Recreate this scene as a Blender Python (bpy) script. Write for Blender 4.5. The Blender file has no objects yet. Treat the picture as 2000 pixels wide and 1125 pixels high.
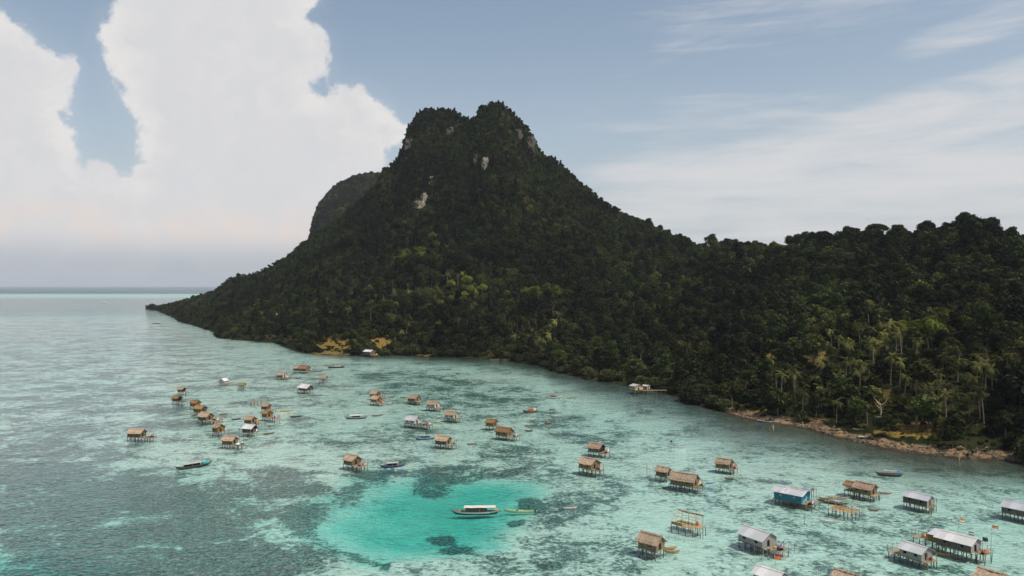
import bpy, bmesh, math, random
import numpy as np
from mathutils import Vector, Matrix, Euler
random.seed(7); np.random.seed(7)
R = math.radians
F, CX, HY, CAM_H = 1540.0, 1000.0, 558.0, 50.0     # focal length in photo pixels, principal column, eye-level row, camera height (m)
S = bpy.context.scene
COL = S.collection
# ------------------------------------------------------------------ helpers
def ground(px, py, z=0.0):
    Y = (CAM_H - z) * F / (py - HY)
    return Vector(((px - CX) / F * Y, Y, z))
def link(o, parent=None):
    COL.objects.link(o)
    if parent: o.parent = parent
    return o
def tag(o, label=None, cat=None, group=None, kind=None):
    if label: o['label'] = label
    if cat: o['category'] = cat
    if group: o['group'] = group
    if kind: o['kind'] = kind
    return o
def empty(name, loc, rz=0.0, label=None, cat=None, group=None):
    o = bpy.data.objects.new(name, None); o.empty_display_size = 0.5
    o.location = loc; o.rotation_euler = (0, 0, rz)
    link(o); return tag(o, label, cat, group)
def copy_tree(o, parent=None):
    c = o.copy(); link(c)
    c.parent = parent
    for ch in list(o.children): copy_tree(ch, c)
    return c
class MB:
    def __init__(s): s.v = []; s.f = []; s.m = []
    def face(s, idx, m=0): s.f.append(tuple(idx)); s.m.append(m)
    def add(s, vs, fs, m=0):
        b = len(s.v); s.v += [tuple(v) for v in vs]
        for f in fs: s.face([i + b for i in f], m)
    def box(s, c, d, m=0, rot=None):
        x, y, z = d[0] / 2, d[1] / 2, d[2] / 2
        vs = [Vector(p) for p in ((-x,-y,-z),(x,-y,-z),(x,y,-z),(-x,y,-z),(-x,-y,z),(x,-y,z),(x,y,z),(-x,y,z))]
        if rot is not None: vs = [rot @ v for v in vs]
        c = Vector(c)
        s.add([v + c for v in vs], [(0,3,2,1),(4,5,6,7),(0,1,5,4),(1,2,6,5),(2,3,7,6),(3,0,4,7)], m)
    def tube(s, pts, rad, n=6, m=0, cap=True):
        pts = [Vector(p) for p in pts]; k = len(pts); b = len(s.v)
        if not hasattr(rad, '__len__'): rad = [rad] * k
        for i, p in enumerate(pts):
            d = (pts[min(i + 1, k - 1)] - pts[max(i - 1, 0)]).normalized()
            a = d.cross(Vector((0, 0, 1)) if abs(d.z) < 0.9 else Vector((1, 0, 0))).normalized(); c = d.cross(a)
            for j in range(n):
                t = 2 * math.pi * j / n
                s.v.append(tuple(p + (a * math.cos(t) + c * math.sin(t)) * rad[i]))
        for i in range(k - 1):
            for j in range(n):
                q = (j + 1) % n
                s.face((b + i*n + j, b + i*n + q, b + (i+1)*n + q, b + (i+1)*n + j), m)
        if cap:
            s.face([b + j for j in range(n)][::-1], m); s.face([b + (k-1)*n + j for j in range(n)], m)
    def lathe(s, prof, c=(0,0,0), n=12, m=0):
        b = len(s.v); k = len(prof)
        for r, z in prof:
            for j in range(n):
                t = 2*math.pi*j/n; s.v.append((c[0]+r*math.cos(t), c[1]+r*math.sin(t), c[2]+z))
        for i in range(k-1):
            for j in range(n):
                q=(j+1)%n; s.face((b+i*n+j,b+i*n+q,b+(i+1)*n+q,b+(i+1)*n+j),m)
        s.face([b+j for j in range(n)][::-1],m); s.face([b+(k-1)*n+j for j in range(n)],m)
    def loft(s, rings, mats, cap=0):
        b = len(s.v); n = len(rings[0])
        for r in rings: s.v += [tuple(p) for p in r]
        for i in range(len(rings)-1):
            for j in range(n):
                q=(j+1)%n; s.face((b+i*n+j,b+i*n+q,b+(i+1)*n+q,b+(i+1)*n+j), mats[j])
        s.face([b+j for j in range(n)][::-1], cap); s.face([b+(len(rings)-1)*n+j for j in range(n)], cap)
    def mesh(s, name, mats, recalc=True, smooth=False):
        me = bpy.data.meshes.new(name); me.from_pydata(s.v, [], s.f)
        for m in (mats if isinstance(mats, (list, tuple)) else [mats]): me.materials.append(m)
        me.polygons.foreach_set('material_index', s.m)
        if smooth: me.polygons.foreach_set('use_smooth', [True]*len(s.f))
        if recalc:
            bm = bmesh.new(); bm.from_mesh(me); bmesh.ops.recalc_face_normals(bm, faces=bm.faces); bm.to_mesh(me); bm.free()
        me.update(); return me
    def build(s, name, mats, parent=None, loc=None, **kw):
        o = bpy.data.objects.new(name, s.mesh(name, mats, **kw)); link(o, parent)
        if loc is not None: o.location = loc
        return o
def grid_mesh(name, X, Y, Z, mats, attrs={}):
    r, c = X.shape
    co = np.stack([X, Y, Z], -1).reshape(-1, 3).astype(np.float32)
    i = np.arange((r-1)*(c-1)); a = (i // (c-1))*c + i % (c-1)
    q = np.stack([a, a+1, a+c+1, a+c], -1).astype(np.int32)
    me = bpy.data.meshes.new(name); me.vertices.add(len(co)); me.vertices.foreach_set('co', co.ravel())
    me.loops.add(q.size); me.loops.foreach_set('vertex_index', q.ravel())
    me.polygons.add(len(q)); me.polygons.foreach_set('loop_start', np.arange(len(q), dtype=np.int32)*4)
    me.polygons.foreach_set('use_smooth', np.ones(len(q), dtype=bool))
    me.update(calc_edges=True)
    for m in mats: me.materials.append(m)
    for k, v in attrs.items():
        at = me.attributes.new(k, 'FLOAT', 'POINT'); at.data.foreach_set('value', v.ravel().astype(np.float32))
    return me
# ------------------------------------------------------------------ numpy noise
def _h(ix, iy, s):
    n = (ix.astype(np.int64)*374761393 + iy.astype(np.int64)*668265263 + s*974711) & 0xffffffff
    n = ((n ^ (n >> 13)) * 1274126177) & 0xffffffff
    return ((n ^ (n >> 16)) & 0xffff) / 65535.0
def vnoise(x, y, s=0):
    x = np.asarray(x, float); y = np.asarray(y, float)
    ix = np.floor(x); iy = np.floor(y); fx = x-ix; fy = y-iy
    fx = fx*fx*(3-2*fx); fy = fy*fy*(3-2*fy)
    a=_h(ix,iy,s); b=_h(ix+1,iy,s); c=_h(ix,iy+1,s); d=_h(ix+1,iy+1,s)
    return (a*(1-fx)+b*fx)*(1-fy)+(c*(1-fx)+d*fx)*fy
def fbm(x, y, s=0, o=4):
    t = 0; a = .5; n = 0
    for k in range(o):
        t = t + a*vnoise(x*2**k, y*2**k, s+k*17); n += a; a *= .5
    return t/n
def sstep(a, b, x):
    t = np.clip((x-a)/(b-a), 0, 1); return t*t*(3-2*t)
# ------------------------------------------------------------------ material helpers
class NT:
    def __init__(s, tree): s.t = tree; s.n = tree.nodes; s.l = tree.links
    def new(s, typ, **kw):
        n = s.n.new(typ)
        for k, v in kw.items(): setattr(n, k, v)
        return n
    def set(s, sock, v):
        if isinstance(v, bpy.types.NodeSocket): s.l.new(v, sock)
        elif v is not None: sock.default_value = v
    def math(s, op, a, b=None, c=None, clamp=False):
        n = s.new('ShaderNodeMath', operation=op, use_clamp=clamp); s.set(n.inputs[0], a)
        if b is not None: s.set(n.inputs[1], b)
        if c is not None: s.set(n.inputs[2], c)
        return n.outputs[0]
    def vmath(s, op, a, b=None, out=0):
        n = s.new('ShaderNodeVectorMath', operation=op); s.set(n.inputs[0], a)
        if b is not None: s.set(n.inputs[1], b)
        return n.outputs[out]
    def mix(s, f, a, b, blend='MIX'):
        n = s.new('ShaderNodeMix', data_type='RGBA', blend_type=blend); s.set(n.inputs[0], f)
        s.set(n.inputs[6], (*a, 1) if isinstance(a, tuple) and len(a)==3 else a); s.set(n.inputs[7], (*b, 1) if isinstance(b, tuple) and len(b)==3 else b)
        return n.outputs[2]
    def rng(s, x, a, b, c=0.0, d=1.0, smooth=True):
        n = s.new('ShaderNodeMapRange', interpolation_type='SMOOTHSTEP' if smooth else 'LINEAR'); s.set(n.inputs[0], x)
        s.set(n.inputs[1], a); s.set(n.inputs[2], b); n.inputs[3].default_value=c; n.inputs[4].default_value=d
        return n.outputs[0]
    def noise(s, vec, scale, detail=4, rough=.55, dist=0, out=0):
        n = s.new('ShaderNodeTexNoise'); s.set(n.inputs['Vector'], vec); n.inputs['Scale'].default_value=scale
        n.inputs['Detail'].default_value=detail; n.inputs['Roughness'].default_value=rough; n.inputs['Distortion'].default_value=dist
        return n.outputs[out]
    def mapping(s, vec, scale=(1,1,1), rot=(0,0,0), loc=(0,0,0)):
        n = s.new('ShaderNodeMapping'); s.set(n.inputs[0], vec); n.inputs[1].default_value=loc; n.inputs[2].default_value=rot; n.inputs[3].default_value=scale
        return n.outputs[0]
    def attr(s, name): return s.new('ShaderNodeAttribute', attribute_name=name).outputs['Fac']
    def bump(s, h, strength, dist=.05):
        n = s.new('ShaderNodeBump'); s.set(n.inputs['Height'], h); n.inputs['Strength'].default_value=strength; n.inputs['Distance'].default_value=dist
        return n.outputs[0]
def new_mat(name):
    m = bpy.data.materials.new(name); m.use_nodes = True; t = NT(m.node_tree)
    b = t.n['Principled BSDF']; return m, t, b
def simple(name, c1, c2=None, scale=3.0, rough=.8, stretch=(1,1,1), var=.25, metal=0.0, bump=0.0, spec=.3):
    """mottled paint / wood / thatch: two tones, stretched noise and a per-object shift in value"""
    m, t, b = new_mat(name)
    co = t.new('ShaderNodeTexCoord').outputs['Object']
    c2 = c2 or tuple(x*.7 for x in c1)
    n = t.noise(t.mapping(co, stretch), scale, 5, .65)
    col = t.mix(t.rng(n, .35, .65), c1, c2)
    oi = t.new('ShaderNodeObjectInfo').outputs['Random']
    hv = t.new('ShaderNodeHueSaturation'); t.l.new(col, hv.inputs['Color']); t.l.new(t.rng(oi, 0, 1, 1-var, 1+var, False), hv.inputs['Value'])
    t.l.new(hv.outputs[0], b.inputs['Base Color']); b.inputs['Roughness'].default_value=rough; b.inputs['Metallic'].default_value=metal
    b.inputs['Specular IOR Level'].default_value=spec
    if bump: t.l.new(t.bump(n, bump, .04), b.inputs['Normal'])
    return m
M = {}
M['thatch'] = simple('thatch', (.50,.385,.285), (.23,.155,.10), 2.2, .95, (5,.8,.8), .16, bump=.6, spec=.05)
M['thatch_brown'] = simple('brown_thatch', (.33,.20,.095), (.14,.08,.04), 2.2, .95, (5,.8,.8), .18, bump=.6, spec=.05)
M['thatch_red'] = simple('rusty_thatch', (.30,.14,.08), (.14,.07,.045), 2.2, .95, (5,.8,.8), .15, bump=.6, spec=.05)
M['thatch_olive'] = simple('olive_thatch', (.26,.22,.06), (.14,.12,.03), 2.2, .95, (5,.8,.8), .15, bump=.6, spec=.05)
M['woven'] = simple('woven_palm', (.30,.205,.115), (.12,.08,.045), 5, .9, (1,1,3.5), .2, bump=.4, spec=.1)
M['woven_orange'] = simple('amber_woven_palm', (.40,.215,.075), (.17,.09,.035), 5, .9, (1,1,3.5), .15, bump=.4, spec=.1)
M['plank_grey'] = simple('weathered_plank', (.40,.38,.35), (.24,.22,.20), 3, .85, (4,4,.5), .12, bump=.3, spec=.15)
M['plank_dark'] = simple('dark_plank', (.17,.145,.12), (.085,.075,.065), 3, .85, (4,4,.5), .15, bump=.3, spec=.15)
M['plank_white'] = simple('whitewashed_plank', (.58,.54,.47), (.38,.34,.29), 3, .85, (4,4,.5), .1, bump=.2, spec=.15)
M['plank_cream'] = simple('cream_plank', (.62,.46,.25), (.48,.34,.17), 3, .8, (4,4,.5), .05, spec=.2)
M['plank_blue'] = simple('teal_painted_plank', (.018,.215,.275), (.014,.16,.21), 2.5, .6, (4,4,.5), .05, bump=.2)
M['plank_paleblue'] = simple('pale_blue_panel', (.22,.47,.60), (.16,.38,.5), 2.5, .6, (4,4,.5), .05)
M['pile'] = simple('driftwood_pile', (.27,.22,.17), (.12,.10,.08), 3, .9, (3,3,.5), .3, spec=.1)
M['bamboo'] = simple('pale_bamboo', (.55,.43,.28), (.36,.26,.16), 3, .8, (3,3,1), .2, spec=.2)
M['bamboo_gold'] = simple('golden_bamboo', (.58,.38,.17), (.36,.21,.09), 3, .8, (3,3,1), .2, spec=.2)
M['deck'] = simple('split_bamboo_deck', (.46,.35,.22), (.26,.19,.12), 4, .9, (.6,4,1), .2, bump=.4, spec=.1)
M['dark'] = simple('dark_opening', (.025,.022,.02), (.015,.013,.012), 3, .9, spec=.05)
M['glass'] = simple('shutter', (.50,.42,.30), (.38,.31,.22), 4, .6)
def roof_metal(name, base, rust, amt):
    m, t, b = new_mat(name)
    co = t.new('ShaderNodeTexCoord').outputs['Object']
    w = t.new('ShaderNodeTexWave', wave_type='BANDS', bands_direction='X', wave_profile='SIN'); t.l.new(co, w.inputs[0]); w.inputs['Scale'].default_value=2.2
    sheet = t.noise(t.mapping(co, (1.1,.15,.15)), 1.0, 0, .5)
    n = t.noise(t.mapping(co, (1.6,.6,.6)), 1.3, 6, .7, .3)
    col = t.mix(t.rng(sheet,.4,.6), base, tuple(x*.82 for x in base))
    col = t.mix(t.rng(n, .64-amt*.2, .70-amt*.2), col, rust)
    t.l.new(col, b.inputs['Base Color']); b.inputs['Roughness'].default_value=.6; b.inputs['Metallic'].default_value=.05
    t.l.new(t.bump(w.outputs['Fac'], .5, .04), b.inputs['Normal'])
    return m
M['tin'] = roof_metal('grey_tin', (.57,.57,.56), (.36,.33,.30), .0)
M['tin_blue'] = roof_metal('bluish_tin', (.48,.49,.515), (.40,.38,.37), .1)
M['tin_rust'] = roof_metal('rust_spotted_tin', (.54,.54,.56), (.40,.17,.08), .32)
M['tin_white'] = roof_metal('white_tin', (.68,.66,.63), (.48,.42,.36), .12)
def paint(name, c, rough=.5, var=.06): M[name] = simple(name, c, tuple(x*.8 for x in c), 4, rough, var=var); return M[name]
for nm, c in dict(white=(.86,.85,.83), offwhite=(.62,.58,.52), black=(.03,.03,.032), navy=(.03,.05,.10), hull_dark=(.06,.065,.065), teal=(.05,.38,.36), green=(.22,.45,.22), lime=(.45,.62,.36),
        purple=(.12,.11,.32), blue=(.08,.22,.50), skyblue=(.25,.50,.70), red=(.55,.06,.05), orange=(.75,.20,.03), yellow=(.72,.46,.06), pink=(.62,.30,.30), canvas=(.40,.37,.33), greycloth=(.30,.30,.31),
        tan=(.50,.33,.17), wood=(.30,.20,.12), skin=(.22,.12,.08), hair=(.02,.017,.015), denim=(.06,.08,.14), plum=(.25,.06,.12)).items(): paint(nm, c)
# ------------------------------------------------------------------ terrain
SHORE = [(-2000,604),(180,603.2),(240,603.5),(290,604),(305,606),(340,620),(350,628),(375,634),(400,642),(420,648),(424,658),(440,661),(480,664),(540,669),(570,682),(600,689),(640,692),(700,694),(760,694),(800,693),(850,697),(900,698),(960,701),(1000,705),(1060,714),(1080,724),(1120,732),(1150,740),(1200,747),(1240,754),(1300,766),(1330,774),(1370,792),(1400,797),(1440,812),(1500,824),(1550,830),(1600,842),(1650,857),(1700,868),(1750,879),(1800,885),(1850,890),(1900,895),(1950,896),(2000,903),(2200,960),(2700,1080)]
SKY = [(180,603.2),(260,603),(300,597),(330,590),(380,575),(420,562),(450,537),(500,527),(560,499),(590,472),(610,456),(650,432),(690,400),(730,362),(748,330),(775,312),(786,280),(800,240),(815,222),(835,212),(862,211),(885,214),(900,224),(915,234),(926,228),(940,208),(958,201),(976,201),(992,210),(1010,226),(1030,250),(1048,274),(1062,300),(1085,308),(1110,332),(1150,365),(1175,386),(1200,407),(1230,418),(1270,437),(1300,448),(1340,463),(1365,470),(1400,467),(1430,467),(1455,472),(1480,465),(1530,467),(1560,457),(1590,449),(1650,447),(1690,440),(1730,438),(1760,442),(1800,440),(1840,433),(1870,422),(1905,418),(1940,423),(1965,440),(2000,455),(2100,470),(2700,520)]
RD = [(180,1715),(290,1700),(340,1500),(400,1300),(500,1150),(600,1080),(750,1080),(850,1110),(915,1080),(965,1030),(1065,1050),(1200,960),(1350,850),(1460,760),(1600,640),(1750,570),(1900,520),(2100,510),(2700,500)]
EXPO = [(290,1.0),(420,1.15),(700,1.6),(1000,1.7),(1250,1.6),(1500,1.3),(2000,1.2)]
TH = [(180,.1),(290,2),(400,6),(700,6),(800,3.5),(1000,3.5),(1080,5),(1300,8),(1480,10.5),(2000,11)]
def itp(tab, x): return np.interp(x, [p[0] for p in tab], [p[1] for p in tab])
_pp = np.arange(-200, 2800, 2.0)
_zr = CAM_H + (HY - itp(SKY, _pp))*itp(RD, _pp)/F - itp(TH, _pp)
_k = np.hanning(71); _k /= _k.sum()
_zs = np.convolve(np.pad(_zr, 35, mode='edge'), _k, 'valid')
def shoreY(px): return CAM_H*F/(itp(SHORE, px) - HY)
def terrain(X, Y):
    """height of the island at X, Y and the position t between shore (0) and ridge (1)"""
    X = np.asarray(X, float); Y = np.maximum(np.asarray(Y, float), 1.0)
    px = CX + F*X/Y
    ys = shoreY(px); ys = ys + 6*(fbm(px/18, px*0, 3)-.5)
    yr = np.maximum(itp(RD, px), ys+12)
    zr = np.interp(px, _pp, _zr); zs = np.interp(px, _pp, _zs)
    t = (Y-ys)/(yr-ys); tc = np.clip(t, 0, 1)
    e = itp(EXPO, px)
    h = np.maximum(zs, .6)*tc**e + sstep(.55, 1, tc)*(zr-zs)
    back = np.clip(t-1, 0, None)*(yr-ys)
    h = h - back*.62 - .002*back**2*0
    w = 4*tc*(1-tc)*np.clip(zs/150, 0, 1)
    nz = fbm(X/95+3, Y/95, 5, 4)-.5
    rg = np.abs(fbm(X/150+9, Y/150+2, 21, 3)-.5)*2
    h = h + w*(nz*62 - (.25-rg)*26)*(1-.4*tc)
    low = np.where(t < 0, (Y-ys)*.06, .35+0*t)
    bank = np.clip((Y-ys)*.12, 0, .9)
    h = np.where(t < 0, low, np.maximum(h, 0)+bank)
    return h, t, px
def proj(X, Y, Z): return CX + F*X/Y, HY - F*(Z-CAM_H)/Y
# ground-cover zones in the terrain, by bearing and depression (centre, radii)
GRASS = [(655,668,38,15,1),(740,668,30,16,1),(530,655,14,6,.9),(575,660,18,6,.8),(965,690,30,6,.9),(1590,695,45,26,.75),(1490,690,30,12,.6),(1800,838,95,18,.9),(1760,775,120,24,.45),(1700,740,60,18,.4),(1900,790,90,30,.35),(1475,800,40,9,.7),(1320,720,14,26,.45),(640,690,30,6,.9),(830,690,40,5,.8)]
def zone(px, py, zs):
    v = np.zeros_like(px)
    for a in zs:
        d = np.sqrt(((px-a[0])/a[2])**2+((py-a[1])/a[3])**2)+1.1*(fbm(px/9, py/4, 55, 4)-.5)
        v = np.maximum(v, a[4]*(1-sstep(.7, 1.2, d)))
    return v
def mat_terrain():
    m, t, b = new_mat('island_soil')
    pos = t.new('ShaderNodeNewGeometry').outputs['Position']
    n1 = t.noise(pos, .12, 6, .65); n2 = t.noise(pos, .9, 6, .7); n3 = t.noise(pos, 2.4, 4, .7)
    green = t.mix(t.rng(n1,.4,.62), (.010,.015,.005), (.026,.030,.010))
    dry = t.mix(t.rng(n2,.38,.62), (.27,.165,.045), (.060,.062,.014))
    sand = t.mix(t.rng(t.math('ADD', t.math('MULTIPLY', n3, .5), t.math('MULTIPLY', n2, .5)), .42, .58), (.33,.215,.115), (.10,.068,.04))
    sz_ = t.new('ShaderNodeSeparateXYZ'); t.l.new(pos, sz_.inputs[0]); sand = t.mix(t.rng(t.math('ADD', sz_.outputs[2], t.math('MULTIPLY', n2, .5)), .58, .28), sand, (.045,.036,.024))
    col = t.mix(t.rng(t.math('ADD', t.attr('dry'), t.math('MULTIPLY', t.math('SUBTRACT', n2, .5), .9)), .3, .6), green, dry)
    col = t.mix(t.rng(t.math('ADD', t.attr('sand'), t.math('MULTIPLY', t.math('SUBTRACT', n2, .5), .8)), .35, .6), col, sand)
    t.l.new(col, b.inputs['Base Color']); b.inputs['Roughness'].default_value=1; b.inputs['Specular IOR Level'].default_value=.05
    t.l.new(t.bump(n3, .8, .4), b.inputs['Normal'])
    return m
M['terrain'] = mat_terrain()
tt = np.concatenate([np.linspace(-.12, .1, 26)[:-1], np.linspace(.1, 1.0, 110)[:-1], np.linspace(1.0, 1.9, 24)])
pxs = np.arange(284, 2700, 4.0)
PX, TT = np.meshgrid(pxs, tt)
ys_ = shoreY(PX); yr_ = np.maximum(itp(RD, PX), ys_+12)
YY = ys_ + TT*(yr_-ys_); YY = np.where(TT > 1, yr_ + (TT-1)*np.maximum(yr_-ys_, 320), YY)
XX = (PX-CX)/F*YY
ZZ, T2, _ = terrain(XX, YY)
ZZ = np.maximum(ZZ, -4)
qx, qy = proj(XX, YY, ZZ)
dist_in = YY - ys_
sand = (1-sstep(3.0, 9, dist_in + 5*(fbm(XX/9, YY/9, 44)-.5)))*sstep(1380, 1430, PX)
sand = np.maximum(sand, (1-sstep(1, 3.5, dist_in+2*(fbm(XX/14, YY/14, 45)-.5)))*.7*sstep(560,640,PX)*sstep(.47,.60,fbm(PX/34, PX*0, 46, 3)))
dry = zone(qx, qy, GRASS)
mo = link(bpy.data.objects.new('mountain', grid_mesh('mountain', XX, YY, ZZ, [M['terrain']], dict(sand=sand, dry=dry))))
tag(mo, 'forested twin-peaked mountain island rising from the lagoon', 'mountain', kind='structure')
# the hill behind its left shoulder
HILL = [(560,540),(598,500),(606,462),(614,428),(624,402),(640,382),(660,362),(690,348),(715,343),(740,343),(790,380),(860,470)]
def hill_h(X, Y):
    px = CX + F*X/Y
    z = CAM_H + (HY-np.interp(px, [p[0] for p in HILL], [p[1] for p in HILL]))*2250/F - 7
    r = np.abs(Y-2250)/560
    return z*np.sqrt(np.clip(1-r*r, 0, 1)) + 44*(fbm(X/120, Y/120, 31, 5)-.5)*np.clip(1-r, 0, 1) - 4
hx, hy = np.meshgrid(np.arange(560, 860, 4.0), np.linspace(1692, 2808, 60))
HX = (hx-CX)/F*hy; HZ = hill_h(HX, hy)
ho = link(bpy.data.objects.new('hill', grid_mesh('hill', HX, hy, HZ, [M['terrain']], dict(sand=HX*0, dry=HX*0))))
tag(ho, 'rounded hazy hill behind the left shoulder of the mountain', 'hill', kind='structure')
# ------------------------------------------------------------------ seabed and water
offs = np.concatenate([np.arange(760, 60, -4.0), np.arange(60, 10, -1.0), np.arange(10, 1.6, -.35)])
spx = np.concatenate([np.arange(-4000, -300, 60.0), np.arange(-300, 2300, 7.0), np.arange(2300, 6000, 60.0)])
SPX, SOF = np.meshgrid(spx, offs)
SY = CAM_H*F/SOF; SX = (SPX-CX)/F*SY; SPY = SOF + HY
wpx = SPX + (60*(fbm(SX/16, SY/16, 61, 5)-.5))*np.clip(SOF/300, 0, 1.5); wpy = SPY + 34*(fbm(SX/16+50, SY/16, 62, 5)-.5)*np.clip(SOF/300, 0, 1.5)
def poly_sd(px, py, pts):
    inside = np.zeros(px.shape, bool); d = np.full(px.shape, 1e9)
    for i in range(len(pts)):
        x1, y1 = pts[i]; x2, y2 = pts[(i+1) % len(pts)]
        c = ((y1 > py) != (y2 > py)) & (px < (x2-x1)*(py-y1)/(y2-y1+1e-9)+x1); inside ^= c
        ex, ey = x2-x1, (y2-y1)*2.2
        tx = np.clip(((px-x1)*ex+(py-y1)*2.2*ey)/(ex*ex+ey*ey), 0, 1)
        d = np.minimum(d, np.hypot(px-x1-tx*ex, (py-y1)*2.2-tx*ey))
    return np.where(inside, -d, d)
basin = poly_sd(wpx, wpy, [(628,1018),(655,985),(700,962),(765,938),(830,925),(940,925),(1030,938),(1062,962),(1055,1000),(1030,1035),(990,1062),(930,1078),(850,1090),(780,1092),(720,1080),(668,1058),(640,1038)])
bz = 1-sstep(-80, 38, basin)
depth = .70 + .6*fbm(SX/40, SY/40, 71) + (4.6+3.4*(fbm(SX/12, SY/12, 73)-.5))*bz
corner = np.sqrt(((SPX-60)/260)**2+((SPY-1150)/75)**2); depth += 5.0*(1-sstep(.35, 1.15, corner))
depth += .9*(1-sstep(.5, 1.2, np.sqrt(((SPX-250)/420)**2+((SPY-1060)/150)**2))); rim = np.exp(-(basin/30-1.0)**2)*(SPX < 760); depth += 1.6*rim
sd = shoreY(SPX) - SY
sd = np.where(SPX < 288, np.maximum(sd, 0)+(288-SPX)*1.1, sd); on_isle = (SPX > 150)
depth = np.where(on_isle & (sd > -250), np.minimum(depth, .25+np.clip(sd, 0, None)*.035 + (sd > 45)*9), depth)
depth = np.where(on_isle & (sd < 0) & (sd > -250), 2.5, depth)
far = sstep(32, 20, SOF) ; 
depth = np.where(SOF < 60, depth*0+1.6+2.2*fbm(SX/300, SY/900, 81), depth)
depth = np.where(SOF < 15.5, 60, depth); reefline = np.exp(-((SOF-21)/3.2)**2)
depth = np.minimum(depth, 60); depth = np.where((SOF >= 15.5) & (SOF < 25), 2.2, depth)
DENS = [(200,1010,340,130,1.12),(480,960,200,60,.92),(330,1090,340,60,1.12),(60,920,160,70,.95),(600,1000,70,60,.88),(560,1080,110,40,.7),(330,880,130,30,.6),(100,880,200,60,.75),(850,938,64,32,.9),(880,1042,48,19,.92),(905,1066,50,15,.9),(1027,1024,26,11,.9),(1050,985,40,16,.95),(740,925,80,14,.85),(900,915,120,18,.8),
        (1130,1000,90,60,.62),(1160,960,60,40,.62),(1060,1090,220,45,.58),(1230,1090,70,40,.6),(1400,1110,120,30,.52),(800,745,120,30,.62),(900,775,170,40,.62),(980,800,100,25,.55),(1100,825,90,18,.7),(1180,850,80,18,.58),(760,860,160,40,.5),(1000,890,120,40,.62),(1230,880,60,14,.5),(1080,930,60,30,.6),(1600,1080,300,60,.42),(1850,1000,200,60,.36),(1450,1000,150,60,.4),(150,700,330,110,.62),(150,800,300,70,.66),(520,760,200,60,.5),(430,830,220,40,.55),(1350,950,100,40,.42),(1715,1085,60,24,.62),(1840,1100,70,18,.6),(1500,890,110,16,.4)]
base = .27 + .10*(fbm(SX/60, SY/60, 91)-.5)
dens = base*np.ones_like(SX)
for a in DENS:
    d = np.sqrt(((wpx-a[0])/a[2])**2+((wpy-a[1])/a[3])**2)
    dens = np.maximum(dens, base+(a[4]-base)*(1-sstep(.55, 1.1, d)))
coral = np.zeros_like(SX)
for a in DENS:
    if a[0] in (850, 880, 905, 1027, 1050):
        d = np.sqrt(((wpx-a[0])/a[2])**2+((wpy-a[1])/a[3])**2); coral = np.maximum(coral, 1-sstep(.30, 1.25, d))
dens = dens*(1-bz*(1-coral)) + (-.6)*bz*(1-coral)
dens = np.maximum(dens, .9*rim); dens = np.maximum(dens, .95*(1-sstep(.2, 1.1, corner)))
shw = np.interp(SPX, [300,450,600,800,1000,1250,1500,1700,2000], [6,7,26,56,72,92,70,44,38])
mud_and_reflection = np.where(on_isle & (sd > -250), 1-sstep(.12, 1.25, sd/shw*(.75+.5*fbm(SX/12, SY/12, 95))), 0.0)  # shore gradient: muddy floor plus the forest's dark reflection painted into its colour
dens = np.where(on_isle, np.maximum(dens, .5*mud_and_reflection), dens)
dens = np.where(SOF < 70, .40, dens); dens = np.where((SOF >= 15.5) & (SOF < 40), -1.0+2.1*sstep(18, 27, SOF), dens); dens = np.where((SOF >= 40) & (SOF < 70), 1.1-.55*sstep(40, 66, SOF), dens)
def mat_seabed():
    m, t, b = new_mat('reef_floor')
    g = t.new('ShaderNodeNewGeometry').outputs['Position']
    sx = t.new('ShaderNodeSeparateXYZ'); t.l.new(g, sx.inputs[0])
    d = t.attr('deep')
    wv = t.noise(g, .05, 3, .5, 0, 1)
    p = t.vmath('ADD', g, t.vmath('SCALE', t.vmath('SUBTRACT', wv, (.5,.5,.5)), None)); p.node.inputs[1].links[0].from_node.inputs['Scale'].default_value = 10
    n1 = t.noise(p, .045, 10, .74, .3); n2 = t.noise(p, .20, 7, .70, .3); n3 = t.noise(g, 1.05, 5, .62, .4)
    n = t.math('ADD', t.math('ADD', t.math('MULTIPLY', n1, .85), -.51), t.math('ADD', t.math('MULTIPLY', n2, .55), t.math('MULTIPLY', n3, .62)))
    T = t.math('SUBTRACT', .64, t.math('MULTIPLY', t.attr('dens'), .25))
    mask = t.rng(n, t.math('SUBTRACT', T, .05), t.math('ADD', T, .07))
    sandc = t.mix(t.rng(n3,.4,.6), (.64,.645,.58), (.55,.55,.495)); 
    sandc = t.mix(t.rng(n2,.35,.7), sandc, (.54,.54,.49))
    n4 = t.noise(g, 1.7, 3, .6, .5); weed = t.mix(t.rng(t.math('ADD', t.math('MULTIPLY', n4, .6), t.math('MULTIPLY', n3, .4)), .45, .61), (.006,.024,.021), (.17,.25,.215))
    thin = t.rng(n, t.math('SUBTRACT', T, .16), t.math('ADD', T, .06)); sandc = t.mix(t.math('MULTIPLY', thin, .22), sandc, weed); col = t.mix(t.math('MULTIPLY', mask, .93), sandc, weed); col = t.mix(t.math('MULTIPLY', t.attr('mud_and_reflection'), .93), col, (.030,.040,.026))
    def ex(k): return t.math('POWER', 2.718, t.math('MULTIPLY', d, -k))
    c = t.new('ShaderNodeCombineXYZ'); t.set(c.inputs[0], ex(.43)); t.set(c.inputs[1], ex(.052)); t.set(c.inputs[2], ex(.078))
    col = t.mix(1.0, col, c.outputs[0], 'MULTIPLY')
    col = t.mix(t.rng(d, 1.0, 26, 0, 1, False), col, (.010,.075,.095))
    t.l.new(col, b.inputs['Base Color']); b.inputs['Roughness'].default_value=1; b.inputs['Specular IOR Level'].default_value=0
    return m
M['seabed'] = mat_seabed()
SZ = -np.minimum(.12+depth*.17, 1.4)   # the floor stands where refraction makes it appear
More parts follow.
